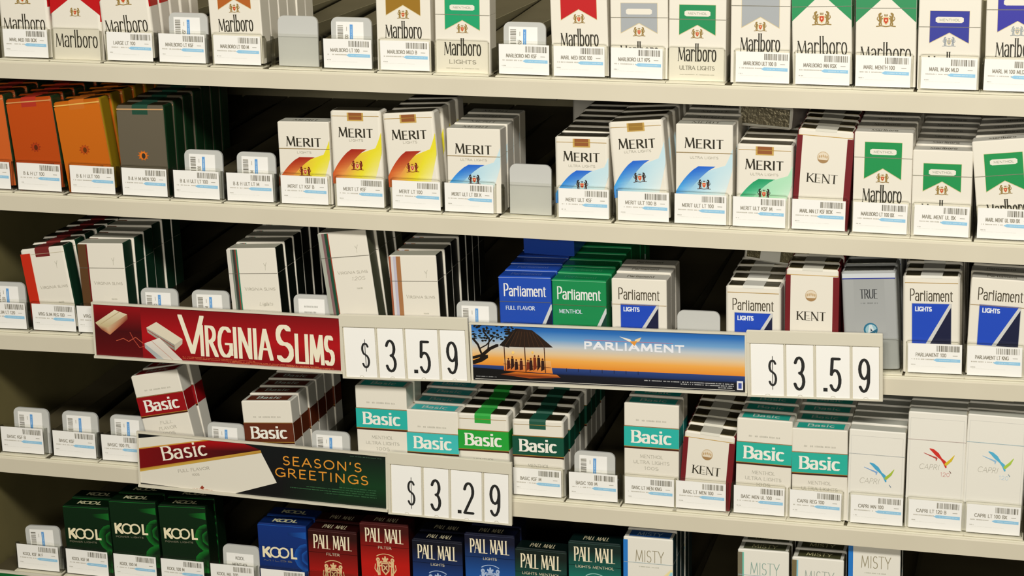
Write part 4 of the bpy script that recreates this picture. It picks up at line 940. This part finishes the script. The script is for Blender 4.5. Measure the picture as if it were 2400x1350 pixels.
# red sign
def art_red(w, h):
    A = Art(); dk, md, lt = (70, 6, 10), (150, 12, 18), (176, 14, 22)
    A.vgrad(2, w * .2, [(1, (96, 6, 10)), (h * .5, dk), (h, md)], 0); A.vgrad(w * .2, w - 2, [(1, (130, 8, 14)), (h * .45, lt), (h, (120, 8, 14))], 0)
    s = w / 276.
    P = lambda x, z: (x * s, h - z)
    ivory, shade, pink = (224, 214, 190), (150, 146, 134), (196, 130, 90)
    A.poly([P(16.7, 26), P(40, 10.7), P(40.5, 16), P(19, 34)], [(206, 180, 140), (176, 120, 90), (120, 30, 20), pink], 2)
    A.poly([P(3, 21.8), P(16.7, 26), P(19, 34), P(10, 29)], [(206, 190, 150), (206, 180, 140), pink, (150, 70, 40)], 2)
    A.poly([P(3, 21.8), P(26, 6.5), P(40, 10.7), P(16.7, 26)], [(206, 192, 150), (230, 220, 190), (214, 200, 166), (196, 176, 130)], 3)
    A.stroke([P(9, 23), P(31, 8.5)], .6, .6, (190, 170, 130), 4)
    A.poly([P(61, 23.7), P(91.7, 40.5), P(92, 47), P(62, 29)], [(190, 186, 170), shade, (140, 134, 120), (170, 160, 146)], 2)
    A.poly([P(91.7, 40.5), P(101, 34), P(100.5, 39), P(92, 47)], (196, 186, 166), 2)
    A.poly([P(61, 23.7), P(72.6, 17), P(101, 34), P(91.7, 40.5)], ivory, 3); A.stroke([P(62, 26), P(91, 43)], .5, .5, (150, 60, 50), 4)
    A.poly([P(57.7, 41), P(80, 58), P(72, 58), P(58, 46)], (170, 176, 174), 3)
    A.poly([P(57.7, 41), P(75, 34), P(101, 58), P(80, 58)], [(220, 214, 204), (230, 222, 208), (210, 202, 190), (206, 198, 186)], 4); A.stroke([P(66, 38), P(90, 58)], .4, .4, (196, 150, 130), 5)
    A.stroke([P(26, 40), P(34, 37), P(40, 40), P(48, 35), P(56, 41)], .6, .5, (196, 90, 64), 3); A.stroke([P(42, 30), P(46, 38), P(52, 46), P(58, 44)], .6, .5, (180, 70, 54), 3)
    cream = (240, 232, 206)
    A.text('V', 97 * s, h - 49, 41.5, cream, 4.6, 1.6, 4, width=29 * s, align='l', thin=False)
    x = 120 * s
    A.text('IRGINIA', 119 * s, h - 51, 33.5, cream, 3.9, 2.3, 4, width=82 * s, align='l', space=.16, thin=False)
    A.text('S', 203 * s, h - 52, 40, cream, 4.8, 3.2, 4, width=21 * s, align='l')
    A.text('LIMS', 224 * s, h - 52.5, 32, cream, 3.9, 2.3, 4, width=44 * s, align='l', space=.16, thin=False)
    for i, (a, b) in enumerate(((100, 180), (100, 250), (150, 262), (215, 266))): A.greek(a * s, b * s, h - 52.8 - i * 1.5 if i < 3 else h - 55.6, .8, (206, 110, 70), 3, 40 + i, rot=-.2)
    return A
sign(-586.5, -91.2, .25, 277.5, 58.5, art_red(277.5, 58.5), 'red shelf sign with tall cream lettering and scattered white boxes', 26)
# sunset sign
def art_sunset(w, h):
    A = Art()
    A.vgrad(2, w - 2, [(1, (8, 8, 14)), (h * .17, (12, 14, 28)), (h * .2, (22, 46, 100)), (h * .285, (40, 66, 128)), (h * .29, (230, 140, 40)), (h * .42, (238, 170, 76)), (h * .52, (226, 196, 150)), (h * .64, (196, 200, 200)), (h * .76, (110, 160, 206)), (h * .9, (40, 110, 186)), (h, (24, 84, 160))], 0)
    s = w / 277.; P = lambda x, z: (x * s, h - z)
    blk = (24, 14, 8)
    A.poly([P(2, 46), P(30, 47), P(84, 50), P(84, 57), P(2, 57)], (10, 8, 10), 1)
    A.poly([P(30, 52), P(46, 49), P(88, 50), P(92, 53), P(60, 55)], [(120, 50, 16), (226, 120, 30), (230, 130, 40), (120, 50, 20), (180, 80, 20)], 2)
    A.poly([P(34, 36), P(82, 36), P(84, 49), P(34, 48)], [(232, 180, 110), (232, 180, 110), (226, 130, 40), (206, 96, 30)], 2)
    # hut roof and posts
    A.poly([P(33, 23), P(47, 4), P(64, 5), P(72, 11), P(85, 22), P(58, 23)], (40, 24, 14), 4); A.poly([P(30, 22), P(44, 7), P(50, 4), P(40, 24)], (26, 16, 10), 4)
    for i in range(9): A.stroke([P(36 + i * 5, 22), P(46 + i * 2.6, 7)], .35, .35, (74, 46, 26), 5)
    for x in (35, 56, 76): A.stroke([P(x, 23), P(x + .6, 48)], .9, .9, (70, 34, 14), 4)
    A.stroke([P(34, 41), P(82, 43)], .5, .5, (90, 40, 14), 4)
    r = random.Random(3)
    for x, k in ((39, 38), (43, 36), (47, 39), (52, 38), (59, 39), (62, 37), (66, 34), (70, 34), (74, 37)):
        A.ell(x * s, h - k + 2.4, .9, 1.1, (90, 34, 14), 5, 8); A.poly([P(x - 1.4, k - 1), P(x + 1.4, k - 1), P(x + 1.8, 42 + (x * 7) % 5), P(x - 1.8, 47)], r.choice(((70, 22, 12), (120, 44, 18), (44, 16, 10))), 5)
    A.ell(44 * s, h - 29, 1.4, 1.6, (250, 210, 120), 5, 10); A.ell(64 * s, h - 28, 1.2, 1.4, (246, 196, 100), 5, 10)
    # tree
    A.stroke([P(2, 36), P(12, 33), P(20, 26), P(28, 22)], 2.6, 2.2, blk, 4); A.stroke([P(2, 41), P(10, 38), P(16, 34)], 4, 3, blk, 4); A.stroke([P(12, 33), P(8, 22), P(3, 16)], 1.6, 1.6, blk, 4); A.stroke([P(18, 28), P(20, 16), P(14, 8)], 1.2, 1.2, blk, 4); A.stroke([P(10, 26), P(17, 22), P(24, 14)], .9, .9, blk, 4)
    for i in range(90):
        x = r.uniform(3, 46); z = r.uniform(2, 18 - max(0, x - 30) * .5)
        A.ell(x * s, h - z, r.uniform(.8, 2.2), r.uniform(.5, 1.3), (22, 18, 10), 3, 6)
    A.text('PARLIAMENT', 166 * s, h - 22.5, 8.2, (236, 236, 240), 1.9, 1.6, 4, width=100 * s, thin=False, space=.2)
    A.rect(117 * s, h - 13.2, 205 * s, h - 12.8, (206, 110, 130), 3)
    A.poly([P(152, 8), P(160, 12), P(166, 15), P(163, 10.5)], (240, 232, 214), 5); A.poly([P(166, 15), P(172, 12), P(174, 8), P(168, 10.5)], (236, 210, 160), 5); A.poly([P(162, 12.5), P(170, 12), P(167, 17)], (226, 150, 60), 5)
    for i in range(3): A.greek((176 + i * 36) * s, 264 * s, h - 51.6 - i * 2.0, 1.0, (196, 196, 196), 3, 60 + i)
    A.greek(5 * s, 26 * s, h - 55, .8, (150, 150, 150), 3, 70)
    A.rect(267 * s, h - 57, 273 * s, h - 48, (226, 226, 230), 4); A.rect(268.4 * s, h - 55.6, 271.6 * s, h - 50, (60, 80, 160), 5)
    A.rect(4, 2.6, w - 12, 3.1, (214, 210, 200), 4)
    for i in range(7): A.stroke([P(98 + i * 12, 43), P(98 + i * 12, 46)], .5, .5, (16, 20, 40), 2)
    return A
sign(-172.5, -90.0, 1.3, 277.5, 60.5, art_sunset(277.5, 60.5), 'long shelf sign picturing a thatched hut at sunset', 28)
# dark sign with the tilted pack
def art_dark(w, h):
    A = Art(); s = w / 279.; P = lambda x, z: (x * s, h - z)
    A.vgrad(2, w - 2, [(1, (10, 8, 8)), (h * .3, (14, 14, 16)), (h, (14, 18, 20))], 0)
    A.vgrad(200 * s, w - 2, [(1, (6, 26, 12)), (h * .4, (12, 56, 26)), (h, (8, 18, 16))], 1)
    A.poly([P(170, 0), P(230, 0), P(224, 59), P(160, 59)], [(12, 16, 18), (8, 24, 18), (8, 36, 18), (12, 12, 12)], 1)
    A.poly([P(2, 7), P(30, 2), P(85, 1), P(122, 2), P(140, 9), P(157, 42), P(105, 60), P(2, 57)], (226, 220, 204), 2)
    c0, c1 = (176, 10, 16), (120, 6, 12)
    A.poly([P(2, 19), P(85, 1), P(118, 1), P(140, 7), P(140, 9), P(2, 41)], [c1, c0, c0, (40, 6, 10), (40, 6, 10), c1], 3)
    A.poly([P(2, 18), P(85, 0.4), P(88, 1), P(2, 19.4)], (206, 150, 60), 4); A.poly([P(2, 41), P(140, 7.5), P(141, 10.5), P(2, 44.5)], [(176, 120, 40), (196, 150, 60), (176, 130, 50), (206, 170, 70)], 4)
    A.text('Basic', 55 * s, h - 24.2, 17, (240, 232, 214), 2.5, 1.1, 5, width=54 * s, serif=.6, rot=12, caps=(.92, .92))
    A.text('FULL FLAVOR', 64 * s, h - 38, 3.6, (170, 164, 150), .5, .4, 4, width=37 * s, rot=11); A.text('100S', 66 * s, h - 43, 2.6, (170, 164, 150), .4, .3, 4, width=9, rot=9)
    A.poly([P(70, 56.5), P(72.5, 53), P(75, 55.5), P(73, 57.5)], (150, 60, 40), 4); A.greek(62 * s, 84 * s, h - 57.4, .8, (190, 140, 110), 4, 77)
    og = (226, 150, 50)
    A.text("SEASON'S", 164 * s, h - 21.5, 10.4, og, 1.35, 1.3, 4, width=87 * s, align='l', thin=False, kind='round', space=.26)
    A.text('GREETINGS', 155 * s, h - 35, 10.4, og, 1.35, 1.3, 4, width=103 * s, align='l', thin=False, kind='round', space=.26)
    for i, (a, b) in enumerate(((226, 266), (190, 266), (172, 266), (210, 266))): A.greek(a * s, b * s, h - 40 - i * 2.6, .9, (60, 110, 70), 4, 80 + i)
    A.greek(238 * s, 272 * s, h - 4.5, .8, (70, 100, 80), 4, 90)
    return A
sign(-545, -231.6, -.85, 280, 59.8, art_dark(280, 59.8), 'dark shelf sign with slanted red-banded pack and orange greeting', 16)
N359 = ('a dollar sign', 'three', 'point five', 'nine')
price(-309, -96.0, 2.0, 136, 67, ('$', '3', '.5', '9'), 'ivory price holder right of the red sign', 28, N359)
price(105.4, -86.0, 1.9, 129, 66.3, ('$', '3', '.5', '9'), 'ivory price holder right of the sunset sign', 28, N359)
price(-264.6, -239.2, -.5, 132, 67.5, ('$', '3', '.2', '9'), 'ivory price holder right of the dark greeting sign', 18, ('a dollar sign', 'three', 'point two', 'nine'))
# green strip under the lowest shelf
def art_green(w, h):
    A = Art(); r = random.Random(5)
    A.vgrad(1, w - 1, [(1, (10, 84, 34)), (h, (16, 104, 46))], 0)
    for i in range(22):
        x = r.uniform(4, w - 20); z = r.uniform(h - 16, h - 2); A.ell(x, z, r.uniform(2, 7), r.uniform(.8, 2.2), r.choice(((40, 140, 76), (8, 66, 28), (70, 160, 100))), 1, 8)
    A.text('K', 42, h - 34, 30, (226, 226, 200), 4.5, 4, 3, width=24, align='l', thin=False)
    for cx in (82, 99): A.stroke(arc(cx, h - 19, 13, 13, 0, 360, 22), 4, 4, (226, 226, 200), 3)
    A.text('L', 118, h - 34, 30, (226, 226, 200), 4.5, 4, 3, width=18, align='l', thin=False)
    return A
sign(-734, -399.0, -.3, 215, 52, art_green(215, 52), 'green sign strip along the lowest shelf at left', 36)

# ------------------------------------------------------------------ packs lying loose on top of others
def loose(key, mk, h, row, x, y, z, rot, label):
    D = mk(h); o = empty('cigarette_pack', at(row, x, y, z), tuple(math.radians(v) for v in rot))
    for nm, me, lb in pack_parts(key + str(h), D):
        p = link(nm, me, o)
        if lb: p['label'] = lb
    tag(o, label, 'cigarette pack')

loose('cs', lambda h: d_sash(h, True, COOL, 'ULTRA LIGHTS', 53.5), 80, 1, 113, 134, 80, (86, 3, -5), 'wrapped soft pack lying on top of the short green-sash packs')
loose('pas', lambda h: d_panel(h, True, w=53), 78, 2, 122, 138, 79.5, (85, 5, -7), 'wrapped soft pack lying on top of the short blue-panel packs')
loose('pab', lambda h: d_panel(h, False, 'blue', 54), 79, 2, -116, 78, 104, (-84, 0, -3), 'solid blue box lying on top of the blue line')
for k, (x, y) in enumerate(((-118, 300), (-116, 326), (-114, 352))):
    pack('ws' + 'far', d_sash(97, True, WARM, 'LIGHTS', 53.5), 1, x, y, 0, 'soft pack far back in the untagged lane behind the blank pusher', 'packs far back in an untagged lane')
